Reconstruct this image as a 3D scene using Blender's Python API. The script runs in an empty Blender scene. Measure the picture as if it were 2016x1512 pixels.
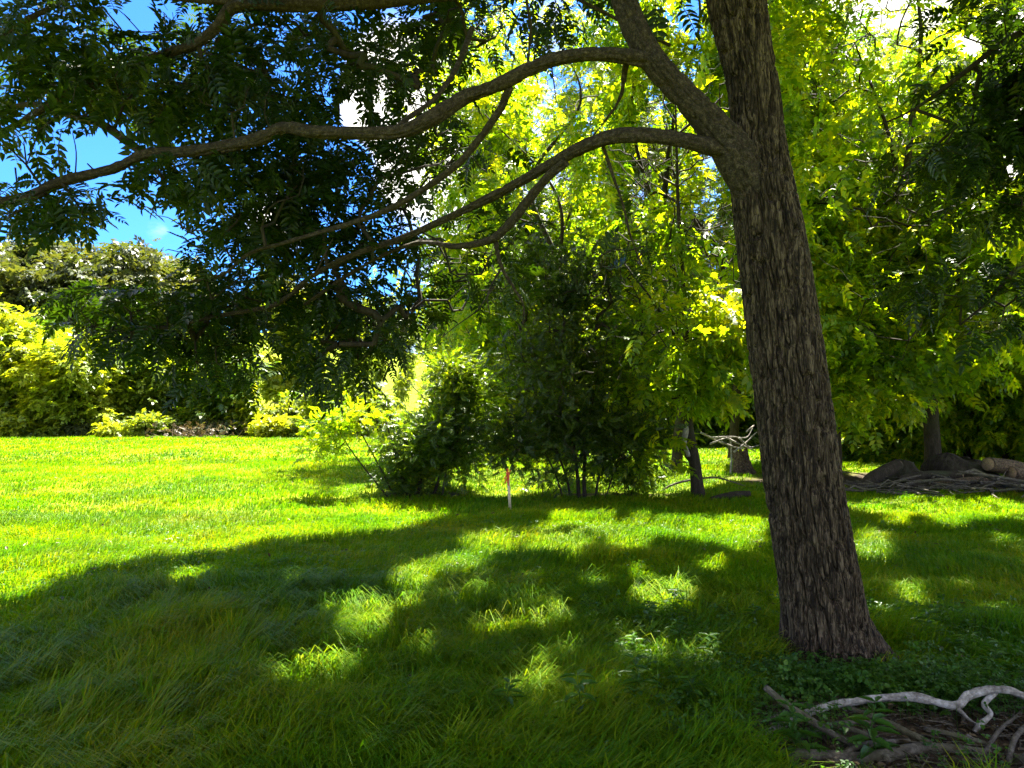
import bpy, math
import numpy as np
from mathutils import Vector
rng = np.random.default_rng(7)
R = math.radians
scene = bpy.context.scene
# ------------------------------------------------------------------ camera, sky, sun, exposure
CAMH, FPX, PITCH = 1.5, 1456.0, R(1.3)
cam = bpy.data.objects.new('camera', bpy.data.cameras.new('camera'))
scene.collection.objects.link(cam); scene.camera = cam
cam.location = (0, 0, CAMH); cam.rotation_euler = (R(90) + PITCH, 0, 0)
cam.data.lens = 26.0; cam.data.sensor_width = 36.0
cam.data.clip_start = 0.05; cam.data.clip_end = 2000
scene.view_settings.view_transform = 'Standard'; scene.view_settings.look = 'None'
scene.view_settings.exposure = 3.28; scene.view_settings.gamma = 1
SUN_AZ, SUN_EL = R(19.4), R(62)
SV = np.array([math.sin(SUN_AZ)*math.cos(SUN_EL), math.cos(SUN_AZ)*math.cos(SUN_EL), math.sin(SUN_EL)])
sl = bpy.data.lights.new('sun', 'SUN'); sl.energy = 4.4; sl.angle = R(0.5); sl.color = (1.0, 0.95, 0.82)
so = bpy.data.objects.new('sun', sl); scene.collection.objects.link(so)
so.rotation_euler = Vector(SV).to_track_quat('Z', 'Y').to_euler()
world = bpy.data.worlds.new('World'); scene.world = world; world.use_nodes = True
def build_world():
    nt = world.node_tree; nt.nodes.clear(); N = nt.nodes.new; L = nt.links.new
    out = N('ShaderNodeOutputWorld'); bg = N('ShaderNodeBackground'); bg.inputs[1].default_value = 0.1
    sky = N('ShaderNodeTexSky'); sky.sky_type = 'NISHITA'; sky.sun_disc = False
    sky.sun_elevation = SUN_EL; sky.sun_rotation = SUN_AZ; sky.air_density = 1.0; sky.dust_density = 0.6; sky.ozone_density = 2.5
    tc = N('ShaderNodeTexCoord')
    mp = N('ShaderNodeMapping'); mp.inputs['Scale'].default_value = (1, 1, 2.4)
    L(tc.outputs['Generated'], mp.inputs[0])
    no = N('ShaderNodeTexNoise'); no.inputs['Scale'].default_value = 3.2; no.inputs['Detail'].default_value = 8; no.inputs['Roughness'].default_value = 0.55
    L(mp.outputs[0], no.inputs['Vector'])
    # cloud banks: noise plus a pull towards three directions of the sky
    prev = no.outputs['Fac']
    for (px, py, rad, amt) in CLOUDS:
        d = pix_dir(px, py)
        vm = N('ShaderNodeVectorMath'); vm.operation = 'DOT_PRODUCT'; vm.inputs[1].default_value = tuple(d)
        L(tc.outputs['Generated'], vm.inputs[0])
        mr = N('ShaderNodeMapRange'); mr.interpolation_type = 'SMOOTHSTEP'
        mr.inputs[1].default_value = math.cos(R(rad)); mr.inputs[2].default_value = 1.0
        mr.inputs[3].default_value = 0; mr.inputs[4].default_value = amt
        L(vm.outputs['Value'], mr.inputs[0])
        ad = N('ShaderNodeMath'); ad.operation = 'ADD'; L(prev, ad.inputs[0]); L(mr.outputs[0], ad.inputs[1]); prev = ad.outputs[0]
    cr = N('ShaderNodeMapRange'); cr.interpolation_type = 'SMOOTHSTEP'
    cr.inputs[1].default_value = 0.39; cr.inputs[2].default_value = 0.62; L(prev, cr.inputs[0])  # low threshold: clouds added out of view as white fill light
    mx = N('ShaderNodeMix'); mx.data_type = 'RGBA'; L(cr.outputs[0], mx.inputs[0])
    tint = N('ShaderNodeMix'); tint.data_type = 'RGBA'; tint.blend_type = 'MULTIPLY'; tint.inputs[0].default_value = 1
    tint.inputs[7].default_value = (0.085, 0.21, 0.42, 1); L(sky.outputs[0], tint.inputs[6])
    L(tint.outputs[2], mx.inputs[6]); mx.inputs[7].default_value = (2.9, 2.8, 2.55, 1)
    L(mx.outputs[2], bg.inputs[0]); L(bg.outputs[0], out.inputs[0])
def pix_dir(px, py):
    u, v = (px-1008)/FPX, (756-py)/FPX
    d = np.array([u, math.cos(PITCH) - v*math.sin(PITCH), math.sin(PITCH) + v*math.cos(PITCH)])
    return d/np.linalg.norm(d)
CLOUDS = [(150, 380, 26, -0.5), (775, 190, 5, 0.5), (1330, 60, 9, -.3), (1930, 60, 12, 0.35), (1980, 340, 8, 0.3), (300, 1, 1.2, 0.0), (300, 448, 2.2, 0.5), (540, 440, 4, 0.55), (820, 330, 4, 0.4)]
build_world()
try:
    scene.cycles.max_bounces = 8; scene.cycles.diffuse_bounces = 3; scene.cycles.transmission_bounces = 6
except Exception: pass

# ------------------------------------------------------------------ helpers
def P(px, py, Y):
    d = pix_dir(px, py); return np.array([0, 0, CAMH]) + d*(Y/d[1])
def GP(px, py):
    d = pix_dir(px, py); return np.array([0, 0, CAMH]) + d*(-CAMH/d[2])
def _h(ix, iy, iz, seed):
    x = (ix.astype(np.int64)*374761393 + iy.astype(np.int64)*668265263 + iz.astype(np.int64)*2147483647 + seed*1274126177) & 0xffffffff
    x = ((x ^ (x >> 13))*1274126177) & 0xffffffff
    x = ((x ^ (x >> 16))*2246822519) & 0xffffffff
    return ((x ^ (x >> 15)) & 0xffffff)/16777216.0
def vn(p, seed=0):
    p = np.asarray(p, float); i = np.floor(p).astype(np.int64); f = p - i; f = f*f*(3-2*f)
    r = 0
    for a in (0, 1):
        for b in (0, 1):
            for c in (0, 1):
                w = (f[..., 0] if a else 1-f[..., 0])*(f[..., 1] if b else 1-f[..., 1])*(f[..., 2] if c else 1-f[..., 2])
                r = r + w*_h(i[..., 0]+a, i[..., 1]+b, i[..., 2]+c, seed)
    return r
def fbm(p, o=3, seed=0):
    r = 0; a = 1; t = 0; p = np.asarray(p, float)
    for k in range(o): r = r + a*vn(p*2**k, seed+k); t += a; a *= .5
    return r/t
def n2(x, y, s, seed=0, o=2):
    x = np.asarray(x, float); y = np.asarray(y, float)
    return fbm(np.stack([x*s, y*s, np.zeros_like(x)+.37], -1), o, seed)
def sst(a, b, x): t = np.clip((x-a)/(b-a), 0, 1); return t*t*(3-2*t)
def unit(v): v = np.asarray(v, float); return v/np.maximum(np.linalg.norm(v, axis=-1, keepdims=True), 1e-9)
def H(x, y):
    x = np.asarray(x, float); y = np.asarray(y, float)
    near = 1 - sst(20, 40, np.hypot(x, y))
    z = (n2(x, y, .9, 3)-.5)*.09*near + (n2(x, y, .12, 5)-.5)*.25*sst(6, 20, np.hypot(x, y))
    z = z + 7.5*sst(42, 110, y)*sst(5, -55, x + 0*y) + 6.5*sst(48, 130, y) + 8*sst(130, 320, y)
    return z
COL = scene.collection
def quad_mesh(name, V, F, mats, smooth=False):
    V = np.ascontiguousarray(V, np.float32).reshape(-1, 3); F = np.ascontiguousarray(F, np.int32).reshape(-1, 4)
    me = bpy.data.meshes.new(name)
    me.vertices.add(len(V)); me.vertices.foreach_set('co', V.ravel())
    me.loops.add(F.size); me.loops.foreach_set('vertex_index', F.ravel())
    me.polygons.add(len(F)); me.polygons.foreach_set('loop_start', np.arange(0, F.size, 4, dtype=np.int32))
    if smooth: me.polygons.foreach_set('use_smooth', np.ones(len(F), bool))
    me.update(calc_edges=True)
    for m in (mats if isinstance(mats, (list, tuple)) else [mats]): me.materials.append(m)
    return me
class MB:
    def __init__(s): s.V = []; s.F = []; s.n = 0
    def add(s, V, F):
        V = np.asarray(V).reshape(-1, 3); s.V.append(V); s.F.append(np.asarray(F).reshape(-1, 4)+s.n); s.n += len(V); return s
    def build(s, name, mat, parent=None, smooth=False):
        me = quad_mesh(name, np.concatenate(s.V), np.concatenate(s.F), mat, smooth)
        o = bpy.data.objects.new(name, me); COL.objects.link(o)
        if parent is not None:
            o.parent = parent; o.matrix_parent_inverse = parent.matrix_world.inverted()
            o.matrix_parent_inverse.identity()
            me.transform(__import__('mathutils').Matrix.Translation(-Vector(parent.location)))
        return o
def thing(name, label, cat, loc, group=None):
    o = bpy.data.objects.new(name, None); COL.objects.link(o); o.location = tuple(float(a) for a in loc)
    o.empty_display_size = .2; o['label'] = label; o['category'] = cat
    if group: o['group'] = group
    return o
def tag(o, label=None, cat=None, group=None, kind=None):
    if label: o['label'] = label
    if cat: o['category'] = cat
    if group: o['group'] = group
    if kind: o['kind'] = kind
    return o
def segs_mesh(p0, p1, r0, r1, K=5):
    p0, p1 = np.asarray(p0, float), np.asarray(p1, float); N = len(p0)
    d = unit(p1-p0); a = np.where(np.abs(d[:, 2:3]) > .9, [[1., 0, 0]], [[0, 0, 1.]]); u = unit(np.cross(d, a)); v = np.cross(d, u)
    t = np.arange(K)*2*math.pi/K; c, s = np.cos(t), np.sin(t)
    ring = u[:, None]*c[None, :, None] + v[:, None]*s[None, :, None]
    A = p0[:, None] + ring*np.asarray(r0)[:, None, None]; B = p1[:, None] + ring*np.asarray(r1)[:, None, None]
    V = np.concatenate([A, B], 1)
    k = np.arange(K); f = np.stack([k, (k+1) % K, (k+1) % K + K, k+K], -1)
    return V.reshape(-1, 3), (f[None] + (np.arange(N)*2*K)[:, None, None]).reshape(-1, 4)
def spline(pts, step):
    pts = np.asarray(pts, float); n = len(pts)
    if n < 3:
        m = max(2, int(np.linalg.norm(pts[-1, :3]-pts[0, :3])/step)); t = np.linspace(0, 1, m)[:, None]; return pts[0]*(1-t)+pts[-1]*t
    e = np.vstack([2*pts[0]-pts[1], pts, 2*pts[-1]-pts[-2]]); out = []
    for i in range(n-1):
        a, b, c, d = e[i:i+4]; m = max(2, int(np.ceil(np.linalg.norm(c[:3]-b[:3])/step)))
        t = np.linspace(0, 1, m, endpoint=False)[:, None]
        out.append(.5*((2*b)+(-a+c)*t+(2*a-5*b+4*c-d)*t**2+(-a+3*b-3*c+d)*t**3))
    out.append(pts[-1:]); return np.vstack(out)
def tube(pts, K=16, step=.03, bark=0.0, bscale=.028, cap=True, lump=.06, seed=0):
    """pts rows x,y,z,r -> swept tube with furrowed bark standing off the surface"""
    q = spline(pts, step); c = q[:, :3]; r = np.maximum(q[:, 3], .0008); n = len(c)
    T = unit(np.gradient(c, axis=0)); u = np.zeros_like(c); a = np.array([1., 0, 0]) if abs(T[0, 0]) < .8 else np.array([0, 1., 0])
    u0 = unit(a - T[0]*np.dot(a, T[0])); u[0] = u0
    for i in range(1, n):
        w = u[i-1] - T[i]*np.dot(u[i-1], T[i]); u[i] = w/np.linalg.norm(w)
    v = np.cross(T, u); th = np.arange(K)*2*math.pi/K
    ring = u[:, None]*np.cos(th)[None, :, None] + v[:, None]*np.sin(th)[None, :, None]
    L = np.concatenate([[0], np.cumsum(np.linalg.norm(np.diff(c, axis=0), axis=1))])
    rm = float(np.mean(r))
    cyl = np.stack([np.cos(th)[None]*r[:, None], np.sin(th)[None]*r[:, None], np.repeat(L[:, None], K, 1)], -1)
    rad = r[:, None]*(1 + lump*(fbm(cyl*[2.2/rm*.5, 2.2/rm*.5, 2.5], 2, seed+9)-.5)*2)
    if bark > 0:
        w = cyl + .35*bscale*(np.stack([fbm(cyl*[30, 30, 9], 2, seed+21), fbm(cyl*[30, 30, 9], 2, seed+22), fbm(cyl*[30, 30, 9], 2, seed+23)], -1)-.5)*2
        a1 = np.abs(2*vn(w/bscale*[1, 1, .17], seed)-1); a2 = np.abs(2*vn(w/bscale*[2.1, 2.1, .5], seed+4)-1); a3 = vn(w/bscale*[4, 4, 1.6], seed+6)
        h = sst(.02, .26, a1)*.72 + sst(0, .3, a2)*.25 + a3*.12 - .8
        rad = rad + bark*h
    V = (c[:, None] + ring*rad[..., None]).reshape(-1, 3)
    i = np.arange(n-1)[:, None]; k = np.arange(K)[None]
    F = np.stack([i*K+k, i*K+(k+1) % K, (i+1)*K+(k+1) % K, (i+1)*K+k], -1).reshape(-1, 4)
    if cap:
        V = np.vstack([V, c[0], c[-1]]); b = n*K; kk = np.arange(0, K, 2)
        F = np.vstack([F, np.stack([np.full_like(kk, b), (kk+2) % K, (kk+1) % K, kk], -1), np.stack([np.full_like(kk, b+1), (n-1)*K+kk, (n-1)*K+(kk+1) % K, (n-1)*K+(kk+2) % K], -1)])
    return V, F
# ---- leaf templates: rachis along +x, normal +z
def leaflet(base, dirv, L, W, hi=True, fold=.18, droop=.12):
    d = unit(dirv); s = np.cross([0, 0, 1.], d); s = unit(s); base = np.asarray(base, float)
    up = np.array([0, 0, 1.])
    tip = base + d*L - up*L*droop
    if hi:
        m1 = base + d*L*.3; m2 = base + d*L*.68 - up*L*droop*.4
        return [base, m1+s*W*.5+up*W*fold, m2+s*W*.38+up*W*fold, tip, m2-s*W*.38+up*W*fold, m1-s*W*.5+up*W*fold], [[0, 3, 2, 1], [0, 5, 4, 3]]
    m1 = base + d*L*.42
    return [base, m1-s*W*.5+up*W*fold, tip, m1+s*W*.5+up*W*fold], [[0, 1, 2, 3]]
def compound(pairs=7, L=.26, wr=.32, ang=62, droop=.22, hi=True, seed=0, start=.18, jit=.15, alt=False, rachis=True):
    g = np.random.default_rng(seed); V = []; F = []
    def put(v, f):
        b = len(V); V.extend(v); F.extend([[x+b for x in q] for q in f])
    pos = lambda t: np.array([t*(1-.08*t), 0, -droop*t*t])
    if rachis:
        T = [0, .5, .98]; w = .008
        for a, b in zip(T[:-1], T[1:]):
            pa, pb = pos(a), pos(b); put([pa+[0, w, 0], pa-[0, w, 0], pb-[0, w, 0], pb+[0, w, 0]], [[0, 1, 2, 3]])
    for i in range(pairs):
        t = start + (1-start)*(i+.3)/pairs; sh = .62 + .38*math.sin(math.pi*min(1, (i+1.2)/(pairs+.4)))
        for sd in (1, -1):
            if alt and (i % 2 == 0) == (sd > 0): continue
            tt = t + g.uniform(-.015, .015); a = R(ang - 16*i/pairs + g.uniform(-9, 9))*sd
            l = L*sh*(1+g.uniform(-jit, jit))
            v, f = leaflet(pos(tt), [math.cos(a), math.sin(a), -droop*tt+g.uniform(-.25, .2)], l, l*wr*(1+g.uniform(-.1, .1)), hi)
            put(v, f)
    v, f = leaflet(pos(1), [1, g.uniform(-.2, .2), -droop*1.5], L*.9, L*.9*wr, hi); put(v, f)
    return np.array(V, float), np.array(F, int)
WAL_HI = [compound(6, .30, .40, seed=1, ang=66), compound(7, .27, .42, seed=2, droop=.35, ang=68), compound(5, .33, .40, seed=3, droop=.12, ang=66)]
WAL_LO = [compound(5, .32, .52, seed=4, hi=False, jit=.3), compound(4, .36, .55, seed=5, hi=False, droop=.35, jit=.3)]
SPRIG = [compound(6, .34, .5, 50, .15, False, 6, .1, .3), compound(5, .38, .52, 58, .3, False, 7, .1, .3)]
SPRIG_HI = [compound(5, .34, .5, 50, .15, True, 8, .1, .3, alt=False)]
TUFT = [compound(3, .62, .6, 55, .1, False, 9, .0, .4, rachis=False), compound(3, .55, .7, 65, .2, False, 10, .0, .4, rachis=False)]
def scatter(mb, tmpls, pos, d, n, s):
    idx = rng.integers(0, len(tmpls), len(pos))
    for k, (tv, tf) in enumerate(tmpls):
        m = idx == k
        if not m.any(): continue
        p, dd, nn, ss = pos[m], unit(d[m]), n[m], s[m]
        y = unit(np.cross(nn, dd)); z = np.cross(dd, y)
        M = np.stack([dd, y, z], 1)
        V = np.einsum('vk,nkj->nvj', tv, M)*ss[:, None, None] + p[:, None]
        F = tf[None] + (np.arange(len(p))*len(tv))[:, None, None]
        mb.add(V.reshape(-1, 3), F.reshape(-1, 4))
def jitter(n, s): return rng.normal(0, s, (n, 3))

# ------------------------------------------------------------------ materials
def newmat(name):
    m = bpy.data.materials.new(name); m.use_nodes = True; nt = m.node_tree; nt.nodes.clear(); return m, nt, nt.nodes.new, nt.links.new
def ramp(N, cols):
    r = N('ShaderNodeValToRGB'); e = r.color_ramp.elements
    while len(e) < len(cols): e.new(.5)
    for i, (p, c) in enumerate(cols): e[i].position = p; e[i].color = (*c, 1)
    return r
def leaf_mat(name, cols, trans=1.0, tcol=(1.35, 1.2, .35), nscale=.8, rough=.42, spec=.35, mixf=.5):
    m, nt, N, L = newmat(name)
    out = N('ShaderNodeOutputMaterial'); geo = N('ShaderNodeNewGeometry'); tc = N('ShaderNodeTexCoord')
    no = N('ShaderNodeTexNoise'); no.inputs['Scale'].default_value = nscale; no.inputs['Detail'].default_value = 3; L(geo.outputs['Position'], no.inputs['Vector'])
    a = N('ShaderNodeMath'); a.operation = 'MULTIPLY_ADD'; L(geo.outputs['Random Per Island'], a.inputs[0]); a.inputs[1].default_value = .5
    b = N('ShaderNodeMath'); b.operation = 'MULTIPLY_ADD'; L(no.outputs['Fac'], b.inputs[0]); b.inputs[1].default_value = 1.1; b.inputs[2].default_value = -.3
    L(b.outputs[0], a.inputs[2])
    r = ramp(N, cols); L(a.outputs[0], r.inputs[0])
    pb = N('ShaderNodeBsdfPrincipled'); L(r.outputs[0], pb.inputs['Base Color']); pb.inputs['Roughness'].default_value = rough; pb.inputs['Specular IOR Level'].default_value = spec
    mul = N('ShaderNodeMix'); mul.data_type = 'RGBA'; mul.blend_type = 'MULTIPLY'; mul.inputs[0].default_value = 1; mul.clamp_result = False
    mul.inputs[7].default_value = (tcol[0]*trans, tcol[1]*trans, tcol[2]*trans, 1); L(r.outputs[0], mul.inputs[6])
    tr = N('ShaderNodeBsdfTranslucent'); L(mul.outputs[2], tr.inputs[0])
    mx = N('ShaderNodeMixShader'); mx.inputs[0].default_value = mixf; L(pb.outputs[0], mx.inputs[1]); L(tr.outputs[0], mx.inputs[2]); L(mx.outputs[0], out.inputs[0])
    return m
def bark_mat(name, c0, c1, c2, sc=14, rough=.9, moss=None, bump=.5, zs=.25, pos=(.32, .5, .68)):
    m, nt, N, L = newmat(name)
    out = N('ShaderNodeOutputMaterial'); pb = N('ShaderNodeBsdfPrincipled'); pb.inputs['Roughness'].default_value = rough; pb.inputs['Specular IOR Level'].default_value = .2
    tc = N('ShaderNodeTexCoord'); mp = N('ShaderNodeMapping'); mp.inputs['Scale'].default_value = (1, 1, zs); L(tc.outputs['Object'], mp.inputs[0])
    no = N('ShaderNodeTexNoise'); no.inputs['Scale'].default_value = sc*2; no.inputs['Detail'].default_value = 6; L(mp.outputs[0], no.inputs['Vector'])
    n2_ = N('ShaderNodeTexNoise'); n2_.inputs['Scale'].default_value = sc*7; n2_.inputs['Detail'].default_value = 5; L(mp.outputs[0], n2_.inputs['Vector'])
    n3_ = N('ShaderNodeTexNoise'); n3_.inputs['Scale'].default_value = 2.0; n3_.inputs['Detail'].default_value = 4; L(tc.outputs['Object'], n3_.inputs['Vector'])
    a = N('ShaderNodeMath'); a.operation = 'MULTIPLY_ADD'; L(n2_.outputs['Fac'], a.inputs[0]); a.inputs[1].default_value = .5; 
    b = N('ShaderNodeMath'); b.operation = 'MULTIPLY'; L(no.outputs['Fac'], b.inputs[0]); b.inputs[1].default_value = .5; L(b.outputs[0], a.inputs[2])
    r = ramp(N, [(pos[0], c0), (pos[1], c1), (pos[2], c2)]); L(a.outputs[0], r.inputs[0])
    last = r.outputs[0]
    if moss:
        mx = N('ShaderNodeMix'); mx.data_type = 'RGBA'; mx.inputs[7].default_value = (*moss, 1); L(last, mx.inputs[6])
        mr = N('ShaderNodeMapRange'); mr.inputs[1].default_value = .5; mr.inputs[2].default_value = .75; mr.inputs[4].default_value = .7; L(n3_.outputs['Fac'], mr.inputs[0]); L(mr.outputs[0], mx.inputs[0]); last = mx.outputs[2]
    L(last, pb.inputs['Base Color'])
    bp = N('ShaderNodeBump'); bp.inputs['Strength'].default_value = bump; bp.inputs['Distance'].default_value = .01; L(a.outputs[0], bp.inputs['Height']); L(bp.outputs[0], pb.inputs['Normal'])
    L(pb.outputs[0], out.inputs[0]); return m
def plain_mat(name, col, rough=.6, var=.2, sc=20, trans=0):
    m, nt, N, L = newmat(name)
    out = N('ShaderNodeOutputMaterial'); pb = N('ShaderNodeBsdfPrincipled'); pb.inputs['Roughness'].default_value = rough
    tc = N('ShaderNodeTexCoord'); no = N('ShaderNodeTexNoise'); no.inputs['Scale'].default_value = sc; no.inputs['Detail'].default_value = 5; L(tc.outputs['Object'], no.inputs['Vector'])
    c = np.array(col); r = ramp(N, [(.3, tuple(c*(1-var))), (.7, tuple(np.minimum(c*(1+var), 1)))]); L(no.outputs['Fac'], r.inputs[0]); L(r.outputs[0], pb.inputs['Base Color'])
    L(pb.outputs[0], out.inputs[0]); return m

M_WAL = leaf_mat('shaded_walnut_leaf', [(.1, (.007, .02, .002)), (.5, (.015, .038, .003)), (.95, (.036, .065, .003))], trans=1.5, mixf=.4)  # leaf colour darkened to give the backlit silhouette its shade
M_LIT = leaf_mat('sunlit_leaf', [(.1, (.025, .075, .004)), (.5, (.10, .17, .004)), (.95, (.27, .27, .005))], trans=2.5, mixf=.6)  # sunlit yellow brightness put into the leaf colour
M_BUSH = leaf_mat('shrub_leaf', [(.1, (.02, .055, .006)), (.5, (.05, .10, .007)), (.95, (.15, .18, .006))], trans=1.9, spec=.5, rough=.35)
M_DARK = leaf_mat('shaded_shrub_leaf', [(.1, (.012, .035, .004)), (.5, (.03, .06, .005)), (.95, (.07, .10, .005))], trans=1.5, spec=.55, rough=.35)  # darker copy of the shrub leaf, backlit shade put into its colour
M_FAR = leaf_mat('far_leaf', [(.1, (.05, .095, .016)), (.5, (.10, .15, .014)), (.95, (.19, .215, .014))], trans=1.8, nscale=.35)
M_HILL = leaf_mat('hill_leaf', [(.1, (.035, .055, .02)), (.5, (.058, .078, .022)), (.95, (.10, .105, .026))], trans=.9, nscale=.12)
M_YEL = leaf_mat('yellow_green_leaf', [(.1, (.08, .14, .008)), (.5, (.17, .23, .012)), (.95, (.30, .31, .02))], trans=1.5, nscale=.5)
M_GRASS = leaf_mat('grass_blade', [(.05, (.028, .125, .003)), (.45, (.085, .19, .003)), (.75, (.175, .235, .004)), (.93, (.27, .25, .01)), (1, (.42, .36, .12))], trans=1.3, tcol=(1.2, 1.12, .2), nscale=.8, rough=.45, spec=.09, mixf=.45)
M_COVER = leaf_mat('ground_cover_leaf', [(.1, (.03, .09, .012)), (.6, (.05, .14, .014)), (1, (.1, .19, .016))], trans=1.0, nscale=3)
M_LITTER = leaf_mat('dead_leaf', [(.1, (.05, .035, .018)), (.6, (.13, .09, .045)), (1, (.3, .24, .14))], trans=.3, tcol=(1, .9, .7), nscale=3)
M_BARK = bark_mat('furrowed_bark', (.007, .0045, .003), (.032, .022, .013), (.125, .094, .06), 24, zs=.12, bump=1.0, pos=(.41, .5, .62))
M_BARKL = bark_mat('limb_bark', (.010, .008, .005), (.032, .024, .016), (.10, .08, .055), 22, zs=1.0, bump=.8)
M_BARKD = bark_mat('dark_bark', (.012, .009, .006), (.03, .023, .016), (.06, .048, .034), 10, moss=(.04, .055, .02))
M_DEAD = bark_mat('bleached_wood', (.07, .06, .045), (.24, .22, .19), (.46, .44, .40), 9, zs=1.0, moss=(.16, .15, .10), bump=.35)
M_DEADD = bark_mat('weathered_wood', (.03, .024, .017), (.08, .068, .052), (.17, .15, .12), 10, zs=1.0, moss=(.09, .09, .03))
M_LOG = bark_mat('log_wood', (.025, .017, .01), (.075, .052, .032), (.17, .12, .075), 14, zs=1.0, pos=(.4, .5, .62), bump=.9)

# ------------------------------------------------------------------ ground
def ground_mat():
    m, nt, N, L = newmat('meadow_soil')
    out = N('ShaderNodeOutputMaterial'); pb = N('ShaderNodeBsdfPrincipled'); pb.inputs['Roughness'].default_value = .95; pb.inputs['Specular IOR Level'].default_value = .1
    geo = N('ShaderNodeNewGeometry')
    n1 = N('ShaderNodeTexNoise'); n1.inputs['Scale'].default_value = .5; n1.inputs['Detail'].default_value = 8; L(geo.outputs['Position'], n1.inputs['Vector'])
    nf = N('ShaderNodeTexNoise'); nf.inputs['Scale'].default_value = 9; nf.inputs['Detail'].default_value = 6; L(geo.outputs['Position'], nf.inputs['Vector'])
    g = ramp(N, [(.3, (.08, .13, .004)), (.55, (.16, .205, .005)), (.75, (.25, .26, .01))]); L(n1.outputs['Fac'], g.inputs[0])
    s = ramp(N, [(.35, (.02, .014, .009)), (.65, (.06, .042, .026))]); L(nf.outputs['Fac'], s.inputs[0])
    at = N('ShaderNodeAttribute'); at.attribute_name = 'soil'
    mx = N('ShaderNodeMix'); mx.data_type = 'RGBA'; L(at.outputs['Fac'], mx.inputs[0]); L(g.outputs[0], mx.inputs[6]); L(s.outputs[0], mx.inputs[7])
    L(mx.outputs[2], pb.inputs['Base Color'])
    bp = N('ShaderNodeBump'); bp.inputs['Strength'].default_value = .6; bp.inputs['Distance'].default_value = .05; L(nf.outputs['Fac'], bp.inputs['Height']); L(bp.outputs[0], pb.inputs['Normal'])
    L(pb.outputs[0], out.inputs[0]); return m
TB = GP(1636, 1308)          # foot of the big tree
SOILS = [((2.15, 3.3), (1.35, .66)), ((2.9, 3.6), (.9, .55)), ((1.55, 3.0), (.6, .35)), ((TB[0], TB[1]), (.36, .34)), ((-1.45, 11.7), (.8, .3)), ((1.5, 11.7), (1.3, .25)), ((8.0, 14.0), (4.2, 1.5)), ((-7.5, 34), (5, 1.5)), ((-22, 36), (9, 1.8))]
def soil(x, y):
    s = np.zeros_like(x)
    w = (n2(x, y, 3.0, 11)-.5)*.9
    for (c, r) in SOILS:
        d = np.hypot((x-c[0])/r[0], (y-c[1])/r[1]) + w
        s = np.maximum(s, 1-sst(.75, 1.15, d))
    return s
def build_ground():
    def axis(n, lo, hi, near, p=2.6):
        t = np.linspace(-1, 1, n); return t
    def ax(lo, hi, c, n):
        t = np.linspace(0, 1, n); a = np.sign(t-.5)*np.abs(2*t-1)**3.2
        return np.where(a < 0, c + a*(c-lo), c + a*(hi-c))
    X = ax(-500, 500, 0, 520); Y = ax(-80, 620, 5, 520)
    xx, yy = np.meshgrid(X, Y); z = H(xx, yy); V = np.stack([xx, yy, z], -1).reshape(-1, 3)
    nx = len(X); i = np.arange(len(Y)-1)[:, None]; j = np.arange(nx-1)[None]
    F = np.stack([i*nx+j, i*nx+j+1, (i+1)*nx+j+1, (i+1)*nx+j], -1)
    o = MB().add(V, F).build('ground', ground_mat(), smooth=True)
    a = o.data.attributes.new('soil', 'FLOAT', 'POINT'); a.data.foreach_set('value', soil(V[:, 0], V[:, 1]).astype(np.float32))
    tag(o, 'rolling grassy meadow ground running to the wooded hill', None, None, 'structure')
build_ground()

# ------------------------------------------------------------------ where the sun gets through
# sunlit patches of lawn, read off the photograph, in photo pixels -> metres on the ground
LIT = [(600, 1372, 88, 34), (690, 1268, 62, 34), (745, 1225, 60, 18), (810, 1160, 58, 26), (900, 1120, 60, 22), (960, 1078, 60, 20), (820, 1212, 18, 22),
       (1110, 1078, 60, 26), (1120, 1030, 50, 20), (1180, 1026, 34, 16), (1310, 1050, 190, 24), (1440, 1070, 60, 20), (1230, 1075, 60, 14), (1300, 1195, 44, 30), (1250, 1320, 40, 45), (1010, 1255, 26, 10), (1080, 1240, 30, 12),
       (820, 1320, 26, 24), (710, 1320, 24, 16), (300, 1442, 40, 12), (180, 1490, 30, 10), (990, 1262, 60, 12), (1720, 1085, 45, 22), (360, 1150, 40, 14), (560, 1160, 30, 12), (940, 1190, 34, 12), (640, 1220, 34, 14), (1180, 1160, 26, 10), (1400, 1120, 30, 10), (560, 1430, 30, 10), (420, 1400, 26, 9), (1790, 1180, 40, 12), (1900, 1160, 30, 12), (1960, 1210, 26, 10), (1740, 1150, 30, 10), (1160, 1150, 16, 8)]
EDGE = np.array([(-3000, 1500), (-400, 1400), (0, 1232), (60, 1190), (130, 1145), (320, 1112), (500, 1085), (700, 1060), (830, 1036), (900, 1022), (1000, 1010), (1680, 1004), (1700, 1050), (1790, 1062), (1850, 1035), (1960, 1085), (2016, 1130), (2300, 1260), (5000, 1700)], float)
_g = np.random.default_rng(5)
for _i in range(44):  # random sun flecks added; leaves in their sun path are left out
    _y = _g.uniform(1045, 1470); _x = 1520 - (_y-790)*_g.uniform(.2, 1.75); _s = _g.uniform(.5, 1.2)*(_y-790)/400
    if _x > 380: LIT.append((_x, _y, 19*_s, 10*_s))
for _i in range(12): LIT.append((_g.uniform(1720, 2010), _g.uniform(1120, 1300), _g.uniform(10, 22), _g.uniform(6, 11)))
SUNNY = [(P(880, 735, 11.7), .5), (P(650, 840, 11.4), .4), (P(1425, 600, 11.2), .45), (P(1315, 715, 11.2), .35), (P(1548, 372, GP(1636, 1308)[1]-.1), .16), (P(930, 790, 11.6), .3), (P(830, 630, 14), .7)]
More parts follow.
